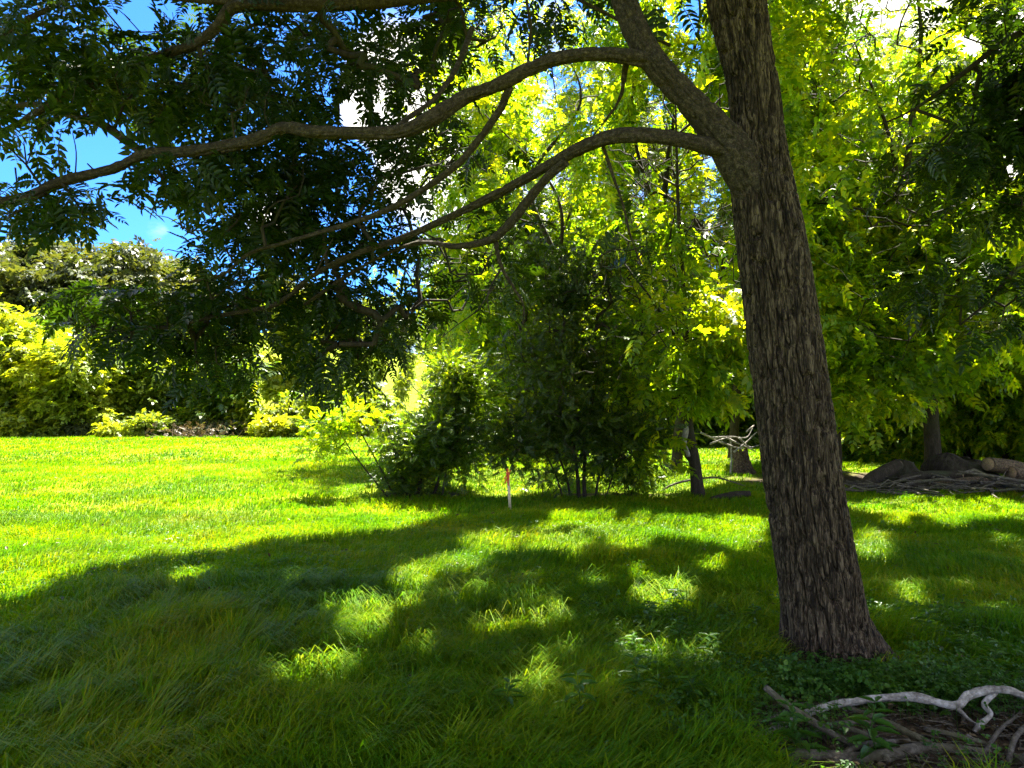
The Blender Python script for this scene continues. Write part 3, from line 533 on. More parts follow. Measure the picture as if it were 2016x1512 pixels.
# ------------------------------------------------------------------ tall trees behind, right half
def back_trees():
    def tt(px, Y, h, lean=0, r=.16):
        x = X_at(px, Y); z = float(H(x, Y)); w = rng.normal(0, .28, 6)
        return [[(x, Y, z-.1, r*1.3), (x+.05, Y, z+.5, r), (x+lean*.2+w[0], Y, z+h*.22, r*.85), (x+lean*.3+w[1], Y, z+h*.4, r*.6), (x+lean*.5+w[2]*1.5, Y, z+h*.58, r*.4), (x+lean*.7+w[3], Y, z+h*.75, r*.25), (x+lean, Y, z+h*.9, r*.1)],
                [(x+lean*.2+w[0], Y, z+h*.22, r*.6), (x+1.0+w[4], Y-.3, z+h*.42, r*.35), (x+1.5+w[5], Y-.4, z+h*.62, r*.12)], [(x+lean*.3+w[1], Y, z+h*.38, r*.5), (x-1.1+w[5], Y-.3, z+h*.55, r*.28), (x-1.6+w[4], Y-.4, z+h*.72, r*.1)]], x, z
    specs = [
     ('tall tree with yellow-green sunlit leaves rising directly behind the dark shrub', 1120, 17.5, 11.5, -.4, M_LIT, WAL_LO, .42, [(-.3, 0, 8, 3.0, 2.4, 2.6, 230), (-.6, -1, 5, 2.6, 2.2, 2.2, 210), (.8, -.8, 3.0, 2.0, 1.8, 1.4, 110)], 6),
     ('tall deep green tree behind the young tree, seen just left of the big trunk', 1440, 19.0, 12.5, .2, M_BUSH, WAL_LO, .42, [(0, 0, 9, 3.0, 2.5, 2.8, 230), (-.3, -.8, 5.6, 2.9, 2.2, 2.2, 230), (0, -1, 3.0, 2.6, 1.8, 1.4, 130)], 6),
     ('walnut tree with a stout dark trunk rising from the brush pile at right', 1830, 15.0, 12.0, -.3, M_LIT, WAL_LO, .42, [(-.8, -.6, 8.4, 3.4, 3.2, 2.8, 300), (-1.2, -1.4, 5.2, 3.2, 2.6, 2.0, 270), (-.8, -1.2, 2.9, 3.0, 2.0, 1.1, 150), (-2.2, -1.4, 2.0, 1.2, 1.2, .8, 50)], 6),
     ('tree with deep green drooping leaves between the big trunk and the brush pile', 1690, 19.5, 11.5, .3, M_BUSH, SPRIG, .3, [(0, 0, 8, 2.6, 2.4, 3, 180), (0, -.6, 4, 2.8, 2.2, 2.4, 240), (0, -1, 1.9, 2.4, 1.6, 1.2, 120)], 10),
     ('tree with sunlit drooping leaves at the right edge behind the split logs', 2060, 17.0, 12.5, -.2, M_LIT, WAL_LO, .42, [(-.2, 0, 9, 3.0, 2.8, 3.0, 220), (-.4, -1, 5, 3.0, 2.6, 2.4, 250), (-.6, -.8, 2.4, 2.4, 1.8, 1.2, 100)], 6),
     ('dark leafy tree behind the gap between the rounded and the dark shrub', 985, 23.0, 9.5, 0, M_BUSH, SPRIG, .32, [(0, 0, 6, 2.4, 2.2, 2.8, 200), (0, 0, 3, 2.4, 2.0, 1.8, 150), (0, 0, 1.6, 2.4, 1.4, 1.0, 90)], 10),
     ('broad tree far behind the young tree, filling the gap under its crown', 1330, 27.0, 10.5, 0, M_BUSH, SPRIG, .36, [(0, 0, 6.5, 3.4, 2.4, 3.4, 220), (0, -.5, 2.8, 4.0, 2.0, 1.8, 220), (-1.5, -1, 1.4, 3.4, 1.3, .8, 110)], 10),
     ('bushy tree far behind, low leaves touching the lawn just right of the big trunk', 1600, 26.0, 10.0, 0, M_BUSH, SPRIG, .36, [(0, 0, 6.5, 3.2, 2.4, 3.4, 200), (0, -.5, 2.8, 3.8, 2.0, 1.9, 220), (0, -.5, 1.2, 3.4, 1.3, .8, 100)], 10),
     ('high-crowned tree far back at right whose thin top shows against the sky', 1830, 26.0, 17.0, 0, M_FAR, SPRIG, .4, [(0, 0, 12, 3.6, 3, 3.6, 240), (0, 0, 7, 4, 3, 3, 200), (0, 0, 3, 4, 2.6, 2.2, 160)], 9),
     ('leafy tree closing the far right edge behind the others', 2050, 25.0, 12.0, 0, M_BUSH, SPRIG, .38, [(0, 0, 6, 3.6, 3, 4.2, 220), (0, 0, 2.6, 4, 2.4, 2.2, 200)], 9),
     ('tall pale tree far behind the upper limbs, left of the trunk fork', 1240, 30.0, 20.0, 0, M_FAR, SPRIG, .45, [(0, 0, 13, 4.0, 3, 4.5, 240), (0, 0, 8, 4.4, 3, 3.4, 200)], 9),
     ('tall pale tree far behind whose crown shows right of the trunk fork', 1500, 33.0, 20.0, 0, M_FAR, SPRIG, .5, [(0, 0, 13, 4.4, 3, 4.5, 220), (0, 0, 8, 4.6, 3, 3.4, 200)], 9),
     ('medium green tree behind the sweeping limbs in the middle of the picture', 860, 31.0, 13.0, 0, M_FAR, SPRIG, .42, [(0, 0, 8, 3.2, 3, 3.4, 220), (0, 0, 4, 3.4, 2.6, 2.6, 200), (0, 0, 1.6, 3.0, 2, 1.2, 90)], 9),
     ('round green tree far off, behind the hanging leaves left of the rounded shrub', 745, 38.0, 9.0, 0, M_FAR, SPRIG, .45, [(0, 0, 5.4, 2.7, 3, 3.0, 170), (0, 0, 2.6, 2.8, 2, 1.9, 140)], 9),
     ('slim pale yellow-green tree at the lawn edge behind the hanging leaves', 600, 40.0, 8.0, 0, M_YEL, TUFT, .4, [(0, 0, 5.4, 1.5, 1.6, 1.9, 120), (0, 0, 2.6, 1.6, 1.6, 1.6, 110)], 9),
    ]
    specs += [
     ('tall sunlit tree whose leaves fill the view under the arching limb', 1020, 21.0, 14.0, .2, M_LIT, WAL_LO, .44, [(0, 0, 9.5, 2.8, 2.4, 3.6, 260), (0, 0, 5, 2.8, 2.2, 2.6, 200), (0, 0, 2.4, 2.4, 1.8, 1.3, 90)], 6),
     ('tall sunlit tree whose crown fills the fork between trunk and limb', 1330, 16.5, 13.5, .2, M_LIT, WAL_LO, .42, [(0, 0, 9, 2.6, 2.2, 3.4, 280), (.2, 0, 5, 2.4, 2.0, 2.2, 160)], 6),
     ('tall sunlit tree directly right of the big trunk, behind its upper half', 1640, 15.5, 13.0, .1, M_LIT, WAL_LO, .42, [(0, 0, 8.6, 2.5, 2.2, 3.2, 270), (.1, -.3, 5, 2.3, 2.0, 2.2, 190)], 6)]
    for lab, px, Y, h, lean, mat, tm, sz, bl, per in specs:
        tr, x, z = tt(px, Y, h, lean, .16 if px == 1830 and Y == 15 else .12)
        blobs = [((x+a, Y+b, z+c), (rx, ry, rz), int(n*1.1)) for a, b, c, rx, ry, rz, n in bl]; per = int(per*2.0); sz *= .9
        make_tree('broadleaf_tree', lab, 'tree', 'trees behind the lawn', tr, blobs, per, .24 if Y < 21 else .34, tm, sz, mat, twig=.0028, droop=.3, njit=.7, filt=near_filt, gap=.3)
    # tree just out of the frame at right, its boughs reach in
    Y = 8.0; x = X_at(2420, Y)
    tr = [[(x, Y, -.1, .28), (x, Y, 1.5, .22), (x-.1, Y, 4, .18), (x-.2, Y, 7, .1), (x-.2, Y, 9, .03)],
          [(x-.1, Y, 5.6, .09), (*P(2200, -30, Y), .07), (*P(2016, 60, Y), .045), (*P(1960, 95, Y), .035), (*P(1870, 165, Y), .025), (*P(1800, 215, Y), .015), (*P(1735, 245, Y), .008)],
          [(x, Y, 2.2, .07), (*P(2200, 430, Y), .05), (*P(2016, 520, Y), .03), (*P(1950, 590, Y), .018), (*P(1890, 640, Y), .01)]]
    f = lambda px, py, rx, ry, n, Y=Y: (P(px, py, Y), (rx/FPX*Y, .7, ry/FPX*Y), n)
    make_tree('walnut_tree', 'walnut tree beyond the right edge whose dark boughs reach into the picture', 'tree', None, tr,
              [f(1960, 270, 100, 60, 22), f(1990, 400, 60, 40, 10), f(1930, 140, 90, 50, 14), f(2010, 180, 70, 60, 30), f(1850, 330, 70, 40, 16), f(2150, 250, 140, 250, 150), f(1980, 600, 60, 50, 20), f(1840, 560, 60, 40, 10), f(2300, 0, 250, 250, 150), f(1960, 20, 110, 40, 24)],
              5, .13, WAL_HI, .34, M_WAL, M_BARKD, K=14, twig=.003, droop=.4, gap=0, filt=near_filt)
back_trees()

# ------------------------------------------------------------------ left: hedge of shrubs at the lawn edge, wooded hill
def left_side():
    def bush(px, Y, h, w, lab, mat, name='shrub', n=200, size=.3, tm=TUFT, per=9, group='shrubs along the far lawn edge', low=True, gap=.3, cr=.3):
        x = X_at(px, Y); z = float(H(x, Y))
        tr = [[(x+dx*.1, Y, z-.05, .06), (x+dx*.5, Y, z+h*.35, .045), (x+dx, Y, z+h*.7, .015)] for dx in (-w*.35, 0, w*.3)]
        bl = [((x, Y, z+h*.55), (w, w*.8, h*.45), n), ((x-w*.35, Y-.3, z+h*.72), (w*.5, w*.5, h*.26), n//4), ((x+w*.4, Y-.3, z+h*.5), (w*.55, w*.5, h*.3), n//4)]
        if low: bl.append(((x, Y-.5, z+h*.2), (w*1.05, w*.6, h*.22), n//3))
        fgap = lambda p: (lambda a: np.hypot((a[0]-530)/24, (a[1]-768)/34) > 1)(to_pix(p))
        make_tree(name, lab, {'shrub': 'shrub', 'weed_clump': 'weeds'}.get(name, 'tree'), group, tr, bl, per, cr, tm, size, mat, twig=.005, seg=.7, gap=gap, shell=.35, filt=fgap)
    bush(-60, 33, 6.0, 2.0, 'yellow-green shrub cut by the left edge of the picture, beside the lawn', M_YEL)
    bush(45, 34, 5.6, 1.9, 'tall bright yellow-green shrub nearest the left edge of the lawn', M_YEL)
    bush(140, 33, 4.0, 1.7, 'broad light green shrub with layered sunlit foliage, second from left at the lawn edge', M_YEL)
    bush(225, 34.5, 4.4, 1.5, 'light green feathery shrub between the broad shrub and the darker bushes', M_YEL)
    bush(300, 35, 4.0, 1.7, 'mid green shrub beside the feathery light one at the lawn edge', M_FAR)
    bush(375, 36, 4.4, 1.8, 'dark green shrub standing behind the brown dead brush', M_BUSH)
    bush(450, 34, 3.6, 1.5, 'dense dark shrub with a shadow at its foot, right of the brown brush', M_BUSH)
    bush(510, 33.5, 1.9, 1.0, 'low grey-green willowy shrub right of the dense dark shrub', M_YEL, n=110, size=.25)
    bush(610, 36, 1.8, 2.0, 'wide low bush in shade left of the leaning sapling', M_BUSH, n=150, size=.25)
    bush(690, 33, 2.4, 1.8, 'low green bush behind the leaning sapling', M_FAR, n=160, size=.28)
    bush(80, 45, 6.0, 3.2, 'dark green tree rising behind the yellow-green hedge at left', M_BUSH, 'broadleaf_tree', 260, .45, group='trees behind the lawn', cr=.45)
    bush(190, 50, 5.0, 3.6, 'muted green tree behind the feathery shrubs, below the hill', M_HILL, 'broadleaf_tree', 260, .5, group='trees behind the lawn', cr=.5)
    bush(330, 48, 5.0, 3.2, 'medium tree partly hidden by hanging leaves, below the hill slope', M_BUSH, 'broadleaf_tree', 240, .45, group='trees behind the lawn', cr=.45)
    bush(-60, 50, 8, 3.4, 'dark tree at the far left edge beneath the hill', M_BUSH, 'broadleaf_tree', 240, .45, group='trees behind the lawn', cr=.45)
    bush(430, 52, 6.5, 2.8, 'rounded green tree behind the dense dark shrub', M_FAR, 'broadleaf_tree', 220, .45, group='trees behind the lawn', cr=.45)
    for i, (px, lab) in enumerate(((960, 'behind the gap between the rounded and dark shrubs'), (1090, 'seen through the dark shrub'), (1230, 'behind the dark shrub, right side'), (1340, 'directly behind the young tree'), (1450, 'behind the dead branches and stump'), (1560, 'hidden in part by the big trunk'))):
        bush(px, 25.5+.6*(i % 2), 3.2, 1.5, 'low dark thicket shrub '+lab, M_BUSH, n=150, size=.3, tm=SPRIG, group='thicket shrubs at the back edge of the lawn')
    for i, (px, Y, h, lab) in enumerate(((1665, 19.5, 2.6, 'just right of the big trunk'), (1745, 18.5, 2.4, 'left of the stout dark trunk'), (1905, 17.0, 2.4, 'right of the stout dark trunk'), (1985, 16.5, 2.6, 'behind the split logs'), (2080, 16.0, 3.0, 'at the right edge of the picture'))):
        bush(px, Y, h, 1.15, 'shaded green understory bush '+lab, M_LIT, n=140, size=.28, tm=SPRIG, group='bushes behind the brush pile')  # sunlit leaf colour used to brighten these shaded bushes
    for i, (px, lab) in enumerate(((25, 'nearest the left edge'), (85, 'under the tall yellow-green shrub'), (165, 'under the broad layered shrub'), (240, 'under the feathery shrub'), (305, 'left of the brown brush heap'), (430, 'right of the brown brush heap'), (540, 'beside the willowy shrub'), (600, 'at the foot of the wide low bush'))):
        bush(px, 31.5+.4*(i % 3), (.9, .5, .7, .45)[i % 4], (.7, .9, .55, .8)[i % 4], 'pale weed clump at the far lawn edge, '+lab, (M_YEL, M_FAR, M_HILL)[i % 3], name='weed_clump', n=50, size=.2, group='weed clumps along the far lawn edge', cr=.2, gap=0, low=False)
    # brown brush and weeds
    b = GP(375, 862); mb = MB(); ps = []
    root = thing('brush_heap', 'brown dead brush heap at the foot of the far shrubs', 'brush', (b[0], b[1], H(b[0], b[1])))
    for i in range(45):
        p = np.array([b[0]+rng.normal(0, .9), b[1]+rng.normal(0, .4), 0]); d = unit(np.array([rng.normal(0, 1), rng.normal(0, .6), rng.uniform(.1, 1)]))
        p[2] = H(p[0], p[1]); ps.append((p, p+d*rng.uniform(.3, .8), .02))
    p0 = np.array([a[0] for a in ps]); p1 = np.array([a[1] for a in ps]); V, F = segs_mesh(p0, p1, np.full(len(ps), .018), np.full(len(ps), .006), 5); mb.add(V, F)
    mb.build('branches', M_LOG, root)
    lb = MB(); n = 90; pos = np.stack([b[0]+rng.normal(0, .9, n), b[1]+rng.normal(0, .4, n), rng.uniform(.05, .6, n)], -1)
    scatter(lb, TUFT, pos, jitter(n, 1), jitter(n, 1), np.full(n, .14)); lb.build('dead_leaves', M_LITTER, root)
    # hill trees
    hs = []
    for i in range(34):
        Y = rng.uniform(66, 112); px = rng.uniform(-220, 330) if Y < 96 else rng.uniform(-250, 300); hs.append((px, Y, rng.uniform(9, 13), 0))
    for i, px in enumerate(range(350, 1000, 62)): hs.append((px+rng.uniform(-15, 15), 118+rng.uniform(0, 30), rng.uniform(8, 10.5), 1))
    for i, px in enumerate(range(940, 2200, 90)): hs.append((px, 48+rng.uniform(0, 16), rng.uniform(10, 14), 2))
    hs.sort(key=lambda q: q[1])
    for i, (px, Y, h, k) in enumerate(hs):
        x = X_at(px, Y); z = float(H(x, Y)); w = h*rng.uniform(.28, .38)
        lab = ('leafy tree in the woodland covering the hill at upper left', 'small distant tree on the skyline above the far field', 'distant tree behind the tall trees of the right half')[k]
        grp = ('trees of the wooded hill', 'trees on the far skyline', 'trees behind the right half')[k]
        make_tree('broadleaf_tree', lab, 'tree', grp, [[(x, Y, z-.2, .25), (x, Y, z+h*.4, .18), (x+.3, Y, z+h*.85, .05)]],
                  [((x, Y, z+h*.58), (w, w, h*.42), 90), ((x+rng.uniform(-1, 1)*w*.5, Y-.5, z+h*.75), (w*.6, w*.6, h*.22), 40), ((x+rng.uniform(-1, 1)*w*.7, Y-1, z+h*.35), (w*.8, w*.6, h*.25), 40)],
                  9, .62, TUFT, .75 if Y > 60 else .6, (M_HILL if rng.random() < .85 else M_FAR) if k < 2 else M_FAR, twig=.012, K=6, seg=1.4, gap=.25, shell=.3)
left_side()

# ------------------------------------------------------------------ marker stake
def stake():
    b = GP(1005, 1006); root = thing('marker_stake', 'short pale wooden survey stake with orange-red ribbon tied at its top', 'stake', (b[0], b[1], H(b[0], b[1])))
    y = b[1]; top = P(1000, 932, y); w = .018
    def box(c0, c1, w0, d0):
        V = []
        for c in (c0, c1):
            for sx, sy in ((-1, -1), (1, -1), (1, 1), (-1, 1)): V.append((c[0]+sx*w0, c[1]+sy*d0, c[2]))
        return V, [[0, 1, 5, 4], [1, 2, 6, 5], [2, 3, 7, 6], [3, 0, 4, 7], [4, 5, 6, 7], [3, 2, 1, 0]]
    V, F = box((b[0], y, -.05), tuple(top), .019, .010); MB().add(V, F).build('post', plain_mat('raw_pine', (.62, .5, .33), .7), root)
    rb = plain_mat('flagging_ribbon', (.75, .09, .03), .45, .15, 60)
    mb = MB()
    V, F = box((top[0], y, top[2]-.045), (top[0], y, top[2]+.02), .024, .015); mb.add(V, F)
    for k, (dx, dz, a) in enumerate(((-.035, -.13, .3), (.01, -.16, .1), (-.05, -.07, .6), (.03, .05, -.2), (-.012, .075, 0.1))):
        n = 6; V = []
        for i in range(n):
            t = i/(n-1); cx = top[0]+dx*t+.008*math.sin(5*t+k); cz = top[2]-.01+dz*t; yy = y-.018-.01*math.sin(4*t+k)
            V += [(cx-.011, yy, cz), (cx+.011, yy+.006*math.sin(k+t*3), cz+.004)]
        V = np.array(V); F = [[2*i, 2*i+1, 2*i+3, 2*i+2] for i in range(n-1)]; V2 = V+[0, .0015, 0]
        mb.add(V, F); mb.add(V2, F)
    mb.build('ribbon', rb, root)
stake()

# ------------------------------------------------------------------ stump, dead brush and log pile
def dead_things():
    def stick(name, label, cat, pts, mat, K=12, step=.03, bark=.0, lump=.12, group=None, sub=()):
        b = pts[0][:3]; root = thing(name, label, cat, b, group)
        V, F = tube(pts, K, step, bark, .02, lump=lump, seed=int(abs(b[0]*100)) % 50); MB().add(V, F).build('stem', mat, root, smooth=True)
        for s in sub:
            V, F = tube(s, max(8, K-4), step, bark*.5, .02, lump=lump); MB().add(V, F).build('side_branch', mat, root, smooth=True)
        return root
    # foreground bleached branches (photo pixels -> on or just above the ground)
    def g(px, py, r, up=0.0):
        p = GP(px, py); 
        if up: Yn = p[1]*(CAMH-up)/CAMH; p = P(px, py, Yn)
        return (p[0], p[1], p[2]+r*.8+float(H(p[0], p[1])), r)
    wht = [g(1430, 1490, .014), g(1500, 1462, .015), g(1575, 1425, .016, .02), g(1630, 1405, .017, .05), g(1700, 1390, .016, .08), g(1760, 1382, .018, .10), g(1805, 1381, .021, .11), g(1850, 1388, .015, .10), g(1885, 1392, .018, .10), g(1905, 1372, .020, .13), g(1945, 1360, .018, .15), g(1985, 1360, .017, .15), g(2030, 1375, .016, .12), g(2120, 1400, .016, .06)]
    stick('fallen_branch', 'thick bleached white curving branch lying in front of the big trunk', 'branch', wht, M_DEAD, 36, .008, .006, .25, 'fallen branches in front of the big trunk',
          sub=[[g(1958, 1362, .013, .14), g(1938, 1385, .012, .1), g(1950, 1405, .011, .06), g(1930, 1425, .012, .03), g(1918, 1440, .010)], [g(1885, 1395, .010, .1), g(1905, 1412, .007, .05), g(1925, 1425, .005)]])
    stick('fallen_branch', 'straight grey broken stick crossing over the bleached curving branch', 'branch', [g(1508, 1368, .014, .16), g(1545, 1400, .015, .13), g(1590, 1430, .016, .09), g(1640, 1460, .013, .05), g(1700, 1490, .011, .0)], M_DEADD, 20, .015, .002, .1, 'fallen branches in front of the big trunk')
    stick('fallen_branch', 'mossy grey branch lying along the bottom edge, forking at right', 'branch', [g(1530, 1500, .022), g(1620, 1504, .022), g(1700, 1508, .022), g(1760, 1500, .025), g(1820, 1487, .024), g(1880, 1484, .02), g(1950, 1484, .014)], M_DEADD, 24, .015, .004, .12, 'fallen branches in front of the big trunk', sub=[[g(1740, 1512, .02), g(1780, 1492, .022), g(1830, 1482, .018, .02)]])
    stick('fallen_branch', 'brown half-buried branch running down to the right below the bleached one', 'branch', [g(1670, 1405, .016), g(1730, 1430, .018), g(1790, 1455, .016), g(1850, 1480, .012)], M_DEADD, 16, .02, .003, .1, 'fallen branches in front of the big trunk')
    stick('fallen_branch', 'short brown branch against the foot of the big trunk, at left', 'branch', [g(1515, 1335, .013), g(1560, 1350, .017), g(1610, 1372, .017), g(1640, 1388, .012)], M_DEADD, 16, .02, .003, .1, 'fallen branches in front of the big trunk')
    stick('fallen_branch', 'mossy branch lying in the grass left of the crossing stick', 'branch', [g(1470, 1440, .012), g(1520, 1430, .016), g(1570, 1405, .016), g(1610, 1395, .01)], M_DEADD, 16, .02, .003, .1, 'fallen branches in front of the big trunk')
    extra = [([(1600, 1440, .012), (1680, 1452, .012), (1760, 1490, .01)], 'thin grey stick lying under the bleached curving branch'), ([(1560, 1475, .009), (1640, 1440, .01), (1720, 1432, .008)], 'slender bent twig right of the crossing stick'),
             ([(1820, 1440, .011), (1880, 1452, .012), (1960, 1470, .01), (2030, 1500, .008)], 'dark stick running to the lower right corner'), ([(1930, 1500, .008), (1965, 1440, .01), (2010, 1400, .008)], 'leaning twig beneath the loop of the bleached branch'),
             ([(1800, 1345, .007), (1850, 1352, .008), (1890, 1365, .006)], 'short pale twig behind the bleached branch'), ([(1880, 1330, .006), (1950, 1345, .008), (2016, 1338, .007)], 'thin stick behind the loop of the bleached branch'),
             ([(1640, 1512, .013), (1700, 1480, .012), (1790, 1468, .009)], 'brown stick crossing the mossy branch at the bottom edge'), ([(1985, 1500, .012), (2000, 1450, .012), (2040, 1410, .01)], 'curved grey stick at the right edge of the bare soil')]
    for pl, lab in extra:
        stick('stick', lab, 'stick', [g(a, b_, r, .03*(i % 2)) for i, (a, b_, r) in enumerate(pl)], M_DEADD if 'pale' not in lab else M_DEAD, 12, .02, .002, .25, 'loose sticks on the bare soil')
    # litter of thin twigs over the bare soil: beyond counting
    mb = MB(); n = 1500; x = rng.normal(2.2, .8, n); y = rng.uniform(2.7, 4.1, n); keep = soil(x, y) > .35; x, y = x[keep], y[keep]; n = len(x)
    a = rng.uniform(0, math.pi*2, n); L = rng.uniform(.03, .2, n)*rng.uniform(.4, 1, n); z = H(x, y)+rng.uniform(.004, .03, n)
    p0 = np.stack([x, y, z], -1); p1 = p0 + np.stack([np.cos(a)*L, np.sin(a)*L, rng.normal(0, .12, n)*L+.003], -1)
    r = rng.uniform(.0012, .004, n); V, F = segs_mesh(p0, p1, r, r*.6, 5); mb.add(V, F)
    tag(mb.build('twig_litter', M_DEADD), 'scattered grey twigs on the bare soil before the big trunk', 'twigs', None, 'stuff')
    mb = MB(); n = 3400; x = rng.normal(2.1, .9, n); y = rng.uniform(2.7, 4.2, n); keep = soil(x, y) > .3; x, y = x[keep], y[keep]; n = len(x)
    pos = np.stack([x, y, H(x, y)+rng.uniform(.004, .02, n)], -1); d = jitter(n, 1); d[:, 2] *= .3
    one = [np.array(v) for v in [leaflet([0, 0, 0], [1, 0, 0], 1, .5, True, .25, .1)]] if False else None
    v, f = leaflet([0, 0, 0], [1, 0, 0], 1, .5, True, .25, .1)
    scatter(mb, [(np.array(v), np.array(f))], pos, d, np.array([0, 0, 1.])+jitter(n, .35), rng.uniform(.015, .05, n))
    tag(mb.build('leaf_litter', M_LITTER), 'dry brown leaf litter on the bare soil before the big trunk', 'leaf litter', None, 'stuff')
    # stump and dead branches behind, left of big trunk
    b = GP(1462, 932); Y = b[1]; s = .13
    root = thing('tree_stump', 'jagged pale tree stump on the sunlit lawn left of the big trunk', 'stump', (b[0], Y, H(b[0], Y)))
    V, F = tube([(b[0]+.03, Y, -.05, .26), (b[0], Y, .1, .2), (b[0]-.02, Y, .3, .16), (b[0]-.04, Y, .42, .15)], 40, .02, .03, .05, lump=.15, seed=5)
    top = V[:, 2] > .3; th = np.arctan2(V[:, 1]-Y, V[:, 0]-b[0]); V[top, 2] += .1*np.sin(th[top]*5)*((V[top, 2]-.3)/.12)
    MB().add(V, F).build('stem', M_LOG, root, smooth=True)
    st = [[(*P(1440, 935, Y-.3), .02), (*P(1438, 880, Y-.3), .015), (*P(1432, 850, Y-.3), .008)]]
    root = thing('dead_branch', 'tangle of bare bleached branches leaning beside the jagged stump', 'branch', P(1440, 935, Y-.3)*[1, 1, 0])
    mb = MB()
    for pl in ([(1438, 935), (1440, 900), (1438, 862)], [(1400, 862), (1440, 860), (1470, 861), (1482, 842)], [(1430, 862), (1455, 874), (1480, 885), (1488, 890)], [(1380, 852), (1400, 862), (1425, 875)], [(1455, 862), (1475, 880), (1495, 876)], [(1470, 850), (1484, 838)], [(1445, 890), (1470, 870), (1490, 850)], [(1420, 870), (1445, 880), (1465, 884)], [(1398, 874), (1430, 862)]):
        V, F = tube([(*P(a, c, Y-.4+.1*i), .022-.005*i) for i, (a, c) in enumerate(pl)], 7, .08, lump=.2); mb.add(V, F)
    mb.build('branches', M_DEAD, root, smooth=True)
    stick('fallen_branch', 'long thin arched dead branch on the lawn behind the young tree', 'branch', [(*P(1290, 975, 12.3), .015), (*P(1330, 952, 12.3), .018), (*P(1400, 940, 12.5), .016), (*P(1440, 948, 12.7), .012), (*P(1480, 962, 12.8), .008)], M_DEADD, 8, .1)
    stick('log', 'low dark log lying in the grass just left of the big trunk', 'log', [(*P(1400, 985, 11.2), .05), (*P(1440, 976, 11.3), .06), (*P(1475, 972, 11.4), .05)], M_BARKD, 14, .06, .01)
    # brush pile at right
    Yp = 12.8
    def L(pts, lab, mat=M_LOG, bark=.01, K=24, name='log', group='logs at the brush pile'):
        root = thing(name, lab, 'log', P(*pts[0][:3]), group)
        V, F = tube([(*P(a, c, y), r) for a, c, y, r in pts], K, .04, bark, .04, lump=.1, seed=int(pts[0][0]) % 31); MB().add(V, F).build('stem', mat, root, smooth=True)
        e = P(*pts[-1][:3]); e0 = P(*pts[-2][:3]); d = unit(e-e0); r = pts[-1][3]*.93
        V, F = tube([(*(e-d*.01), r), (*(e+d*.012), r*.96)], 20, .01, lump=.03); MB().add(V, F).build('cut_end', M_CUT, root, smooth=False)
    global M_CUT
    M_CUT = plain_mat('cut_wood', (.26, .17, .09), .8, .3, 30)
    L([(1695, 962, Yp-.2, .08), (1722, 940, Yp, .12), (1768, 915, Yp+.2, .11)], 'dark squared log end standing at the left of the brush pile', M_BARKD)
    L([(1770, 945, Yp-.1, .07), (1820, 938, Yp, .09), (1890, 936, Yp+.1, .08)], 'long dark log lying across the middle of the brush pile', M_BARKD)
    L([(2030, 928, Yp+.3, .12), (1985, 920, Yp+.2, .135), (1945, 914, Yp, .12)], 'tan split log lying at the right end of the brush pile')
    L([(2080, 945, Yp+.2, .11), (2030, 938, Yp+.1, .12), (1990, 932, Yp, .12)], 'pale log at the right edge, in front of the tan split log')
    L([(1830, 958, Yp-.3, .06), (1880, 950, Yp-.2, .07), (1960, 942, Yp, .06)], 'thin brown log in front of the brush pile, toward the right edge')
    b = GP(1870, 950); 
    root = thing('tree_stump', 'big rounded dark stump mound in the shade behind the brush pile', 'stump', (b[0], Yp+.7, 0))
    V, F = tube([(b[0], Yp+.7, -.1, .75), (b[0], Yp+.7, .1, .62), (b[0]-.1, Yp+.7, .35, .42), (b[0]-.1, Yp+.7, .5, .2), (b[0]-.1, Yp+.7, .56, .03)], 60, .04, .06, .12, lump=.3, seed=8); MB().add(V, F).build('stem', M_BARKD, root, smooth=True)
    V, F = tube([(b[0]-1, Yp+.6, -.05, .4), (b[0]-.95, Yp+.6, .2, .3), (b[0]-.9, Yp+.6, .42, .12)], 40, .04, .05, .1, lump=.3, seed=18); MB().add(V, F).build('root_lump', M_BARKD, root, smooth=True)
    mb = MB(); n = 170; x = rng.uniform(5.7, 9.2, n); y = Yp-.5+rng.normal(0, .22, n); z = np.abs(rng.normal(.02, .07, n))*np.clip((x-5.4)*1.2, .2, 1)+.02; a = rng.normal(0, .6, n)+math.pi*(rng.random(n) > .5)
    Ln = rng.uniform(.25, 1.3, n); p0 = np.stack([x, y, z], -1); mid = p0+np.stack([np.cos(a)*Ln*.5, np.sin(a)*Ln*.5, rng.normal(.02, .06, n)], -1); p1 = mid+np.stack([np.cos(a+.2)*Ln*.5, np.sin(a+.3)*Ln*.5, rng.normal(0, .07, n)], -1)
    mid[:, 2] = np.maximum(mid[:, 2], .02); p1[:, 2] = np.maximum(p1[:, 2], .02); r = rng.uniform(.2, 1, n)**2*.034+.005
    V, F = segs_mesh(p0, mid, r, r*.85, 6); mb.add(V, F); V, F = segs_mesh(mid, p1, r*.85, r*.45, 6); mb.add(V, F)
    o = mb.build('brush_pile', M_DEADD, None, smooth=True); tag(o, 'low pile of tangled grey sticks on the ground at right, behind the sunlit grass', 'brush pile', None, 'stuff')
dead_things()

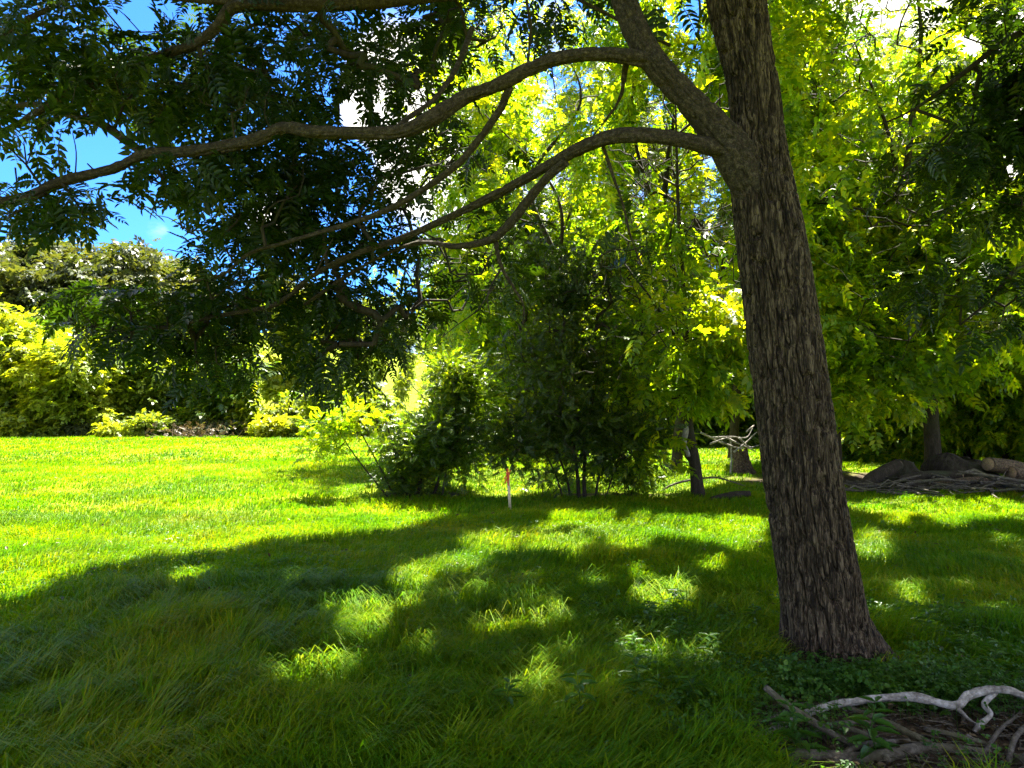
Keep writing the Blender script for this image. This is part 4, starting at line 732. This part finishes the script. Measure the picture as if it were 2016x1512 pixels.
# ------------------------------------------------------------------ grass and ground cover
def grass():
    mb = MB()
    def blades(n, y0, y1, hgt, wid, dens_pow=1.0, seg_hi=True, leanr=(.25, 1.15)):
        y = y0*(y1/y0)**rng.uniform(0, 1, n) if dens_pow == 0 else rng.uniform(y0, y1, n)
        half = y*.74+1.2; x = rng.uniform(-1, 1, n)*half
        sl_ = soil(x, y); k = (rng.random(n) > sl_*1.15) & (np.hypot(x-TB[0], y-TB[1]) > .3)
        x, y = x[k], y[k]; n = len(x)
        cl = n2(x, y, 2.6, 41); big = n2(x, y, .7, 43)
        ang = (n2(x, y, .55, 45)-.5)*7 + (n2(x, y, 2.2, 47)-.5)*3.2 + rng.normal(0, .95, n)
        h = hgt*(.2+1.6*cl)*rng.uniform(.6, 1.25, n)*(.75+.5*big); lean = rng.uniform(*leanr, n)
        w = wid*rng.uniform(.6, 1.3, n)
        b = np.stack([x, y, H(x, y)-.01], -1); D = np.stack([np.cos(ang), np.sin(ang), np.zeros(n)], -1)
        fa = rng.uniform(0, math.pi, n); S = np.stack([np.cos(fa), np.sin(fa), np.zeros(n)], -1)
        m = b + D*(h*lean*.28)[:, None] + np.array([0, 0, 1])*(h*.62)[:, None]
        t = b + D*(h*lean)[:, None] + np.array([0, 0, 1])*(h*(1.02-.38*lean))[:, None]
        W = S*w[:, None]*.5
        V = np.stack([b-W, b+W, m+W*.85, m-W*.85, t+W*.12, t-W*.12], 1)
        F = np.array([[0, 1, 2, 3], [3, 2, 4, 5]])[None] + (np.arange(n)*6)[:, None, None]
        mb.add(V, F)
    blades(150000, 1.9, 5.0, .16, .0060)
    blades(170000, 4.8, 9.5, .12, .0085)
    blades(150000, 9, 18, .085, .013)
    blades(130000, 17, 38, .09, .028)
    # long combed tufts in front
    n = 900
    cx = rng.uniform(-3.2, 1.6, n); cy = rng.uniform(2.3, 6.0, n); keep = soil(cx, cy) < .08; cx, cy = cx[keep], cy[keep]; n = len(cx); m_ = 34
    x = np.repeat(cx, m_)+rng.normal(0, .035, n*m_); y = np.repeat(cy, m_)+rng.normal(0, .035, n*m_)
    a0 = (n2(cx, cy, .5, 51)-.5)*6+rng.normal(0, .5, n); ang = np.repeat(a0, m_)+rng.normal(0, .5, n*m_)
    h = np.repeat(rng.uniform(.12, .26, n), m_)*rng.uniform(.6, 1.1, n*m_); lean = rng.uniform(.5, 1.35, n*m_)
    b = np.stack([x, y, H(x, y)-.01], -1); D = np.stack([np.cos(ang), np.sin(ang), 0*ang], -1); S = np.stack([-np.sin(ang), np.cos(ang), 0*ang], -1)*(.0028*rng.uniform(.6, 1.3, len(x)))[:, None]
    Z = np.array([0, 0, 1]); q = [b, b+D*(h*lean*.2)[:, None]+Z*(h*.5)[:, None], b+D*(h*lean*.6)[:, None]+Z*(h*.78)[:, None], b+D*(h*lean*1.1)[:, None]+Z*(h*(.85-.35*lean))[:, None]]
    V = np.stack([q[0]-S, q[0]+S, q[1]+S, q[1]-S, q[2]+S*.8, q[2]-S*.8, q[3]+S*.1, q[3]-S*.1], 1)
    F = np.array([[0, 1, 2, 3], [3, 2, 4, 5], [5, 4, 6, 7]])[None]+(np.arange(len(x))*8)[:, None, None]
    mb.add(V, F)
    tag(mb.build('grass', M_GRASS), 'long green lawn grass, combed and dappled with sun', 'grass', None, 'stuff')
    mb = MB(); n = 900; y = rng.uniform(2.4, 14, n); x = rng.uniform(-1, 1, n)*(y*.74+.8); v, f = leaflet([0, 0, 0], [1, 0, 0], 1, .5, True, .25, .1); d = jitter(n, 1); d[:, 2] *= .3
    scatter(mb, [(np.array(v), np.array(f))], np.stack([x, y, H(x, y)+rng.uniform(.03, .09, n)], -1), d, Z+jitter(n, .4), rng.uniform(.02, .055, n))
    tag(mb.build('fallen_leaves', M_LITTER), 'dry leaflets fallen here and there on the lawn', 'fallen leaves', None, 'stuff')
    # clover and small broad leaves low in the lawn
    mb = MB(); n = 26000; y = rng.uniform(2.2, 9, n); x = rng.uniform(-1, 1, n)*(y*.74+.8); kk = (n2(x, y, 1.3, 91) > .52) & (np.hypot(x-TB[0], y-TB[1]) > .35); x, y = x[kk], y[kk]; n = len(x)
    p = np.stack([x, y, H(x, y)+rng.uniform(.02, .085, n)], -1); d = jitter(n, 1); d[:, 2] = rng.uniform(-.3, .4, n)
    tri = compound(1, .6, .8, 70, .1, True, 13, .5, .1, rachis=False); scatter(mb, [tri], p, d, Z+jitter(n, .4), rng.uniform(.018, .045, n))
    tag(mb.build('clover', M_COVER), 'small round-leaved clover patches mixed through the near lawn', 'clover', None, 'stuff')
    # ground cover round the foot of the tree
    mb = MB(); n = 2600
    x = TB[0] + rng.normal(.12, .33, n); y = TB[1] - .42 + rng.normal(0, .13, n)
    x2 = rng.uniform(.5, 1.5, 1500); y2 = rng.uniform(3.1, 5.2, 1500); x3 = rng.uniform(2.3, 3.6, 900); y3 = rng.uniform(3.9, 5.2, 900)
    x = np.concatenate([x, x2, x3]); y = np.concatenate([y, y2, y3])
    kk = np.hypot(x-TB[0], y-TB[1]) > .27; x, y = x[kk], y[kk]; n = len(x)
    hh = rng.uniform(.03, .15, n)*(.6+.8*n2(x, y, 6, 61))
    p = np.stack([x, y, H(x, y)+hh], -1); d = jitter(n, 1); d[:, 2] = rng.uniform(-.3, .3, n)
    tri = compound(1, .6, .85, 70, .1, True, 12, .5, .1, rachis=False)
    scatter(mb, [tri], p, d, Z+jitter(n, .35), rng.uniform(.03, .06, n))
    V, F = segs_mesh(p*[1, 1, 0]+np.stack([0*x, 0*x, H(x, y)], -1)+jitter(n, .006), p, np.full(n, .0012), np.full(n, .0008), 3); mb.add(V, F)
    tag(mb.build('ground_cover', M_COVER), 'fresh green three-leaved ground cover around the foot of the big trunk', 'ground cover', None, 'stuff')
    # weeds with upright stems
    spots = [(1350, 1415), (1330, 1290), (1405, 1330), (1285, 1255), (1730, 1500), (1960, 1330), (1890, 1300), (1480, 1250), (1255, 1390), (1150, 1440), (1010, 1430), (1330, 1210), (1820, 1270), (1240, 1300), (1560, 1500)]
    wl = ['left of the crossing stick, in the grass', 'well left of the trunk foot, in shade', 'in grass a step left of the trunk foot', 'left of the trunk beside the small sunlit patch', 'at the bottom edge among the lying branches', 'right of the trunk above the bleached loop', 'right of the trunk foot', 'close against the left flank of the trunk', 'below the small sunlit patch left of the trunk',
          'in the dark grass at bottom centre', 'leftmost of the weeds, in grass near the bottom edge', 'highest of those left of the trunk, beside a sunlit tuft', 'in the grass upper right of the trunk foot', 'inside the small sunlit patch left of the trunk', 'beside the crossing stick at the bottom edge']
    for k, (px, py) in enumerate(spots):
        b = GP(px, py); h = rng.uniform(.12, .22) if py < 1350 else rng.uniform(.16, .28); z = float(H(b[0], b[1]))
        root = thing('leafy_weed', 'small broad-leaved weed '+wl[k], 'weed', (b[0], b[1], z), 'weeds around the big trunk')
        t = np.linspace(0, 1, 7)[1:]; c = np.stack([b[0]+.03*np.sin(t*2+k), b[1]+0*t, z+h*t], -1); nl = 3
        V, F = tube([(b[0], b[1], z-.01, .003), (*c[2], .0025), (*c[-1], .0015)], 6, .03); MB().add(V, F).build('stem', M_COVER, root)
        pos = np.repeat(c, nl, 0); a = np.arange(len(pos))*2.4+k; d = np.stack([np.cos(a), np.sin(a), .25+0*a], -1)
        v, f = leaflet([0, 0, 0], [1, 0, 0], 1, .34, True, .2, .25); lb = MB(); scatter(lb, [(np.array(v), np.array(f))], pos, d, Z+jitter(len(pos), .15), h*(.55-.3*np.repeat(t, nl))+.02)
        lb.build('leaves', M_COVER, root)
grass()
print('objects', len(bpy.data.objects), 'polys', sum(len(o.data.polygons) for o in bpy.data.objects if o.type == 'MESH'))
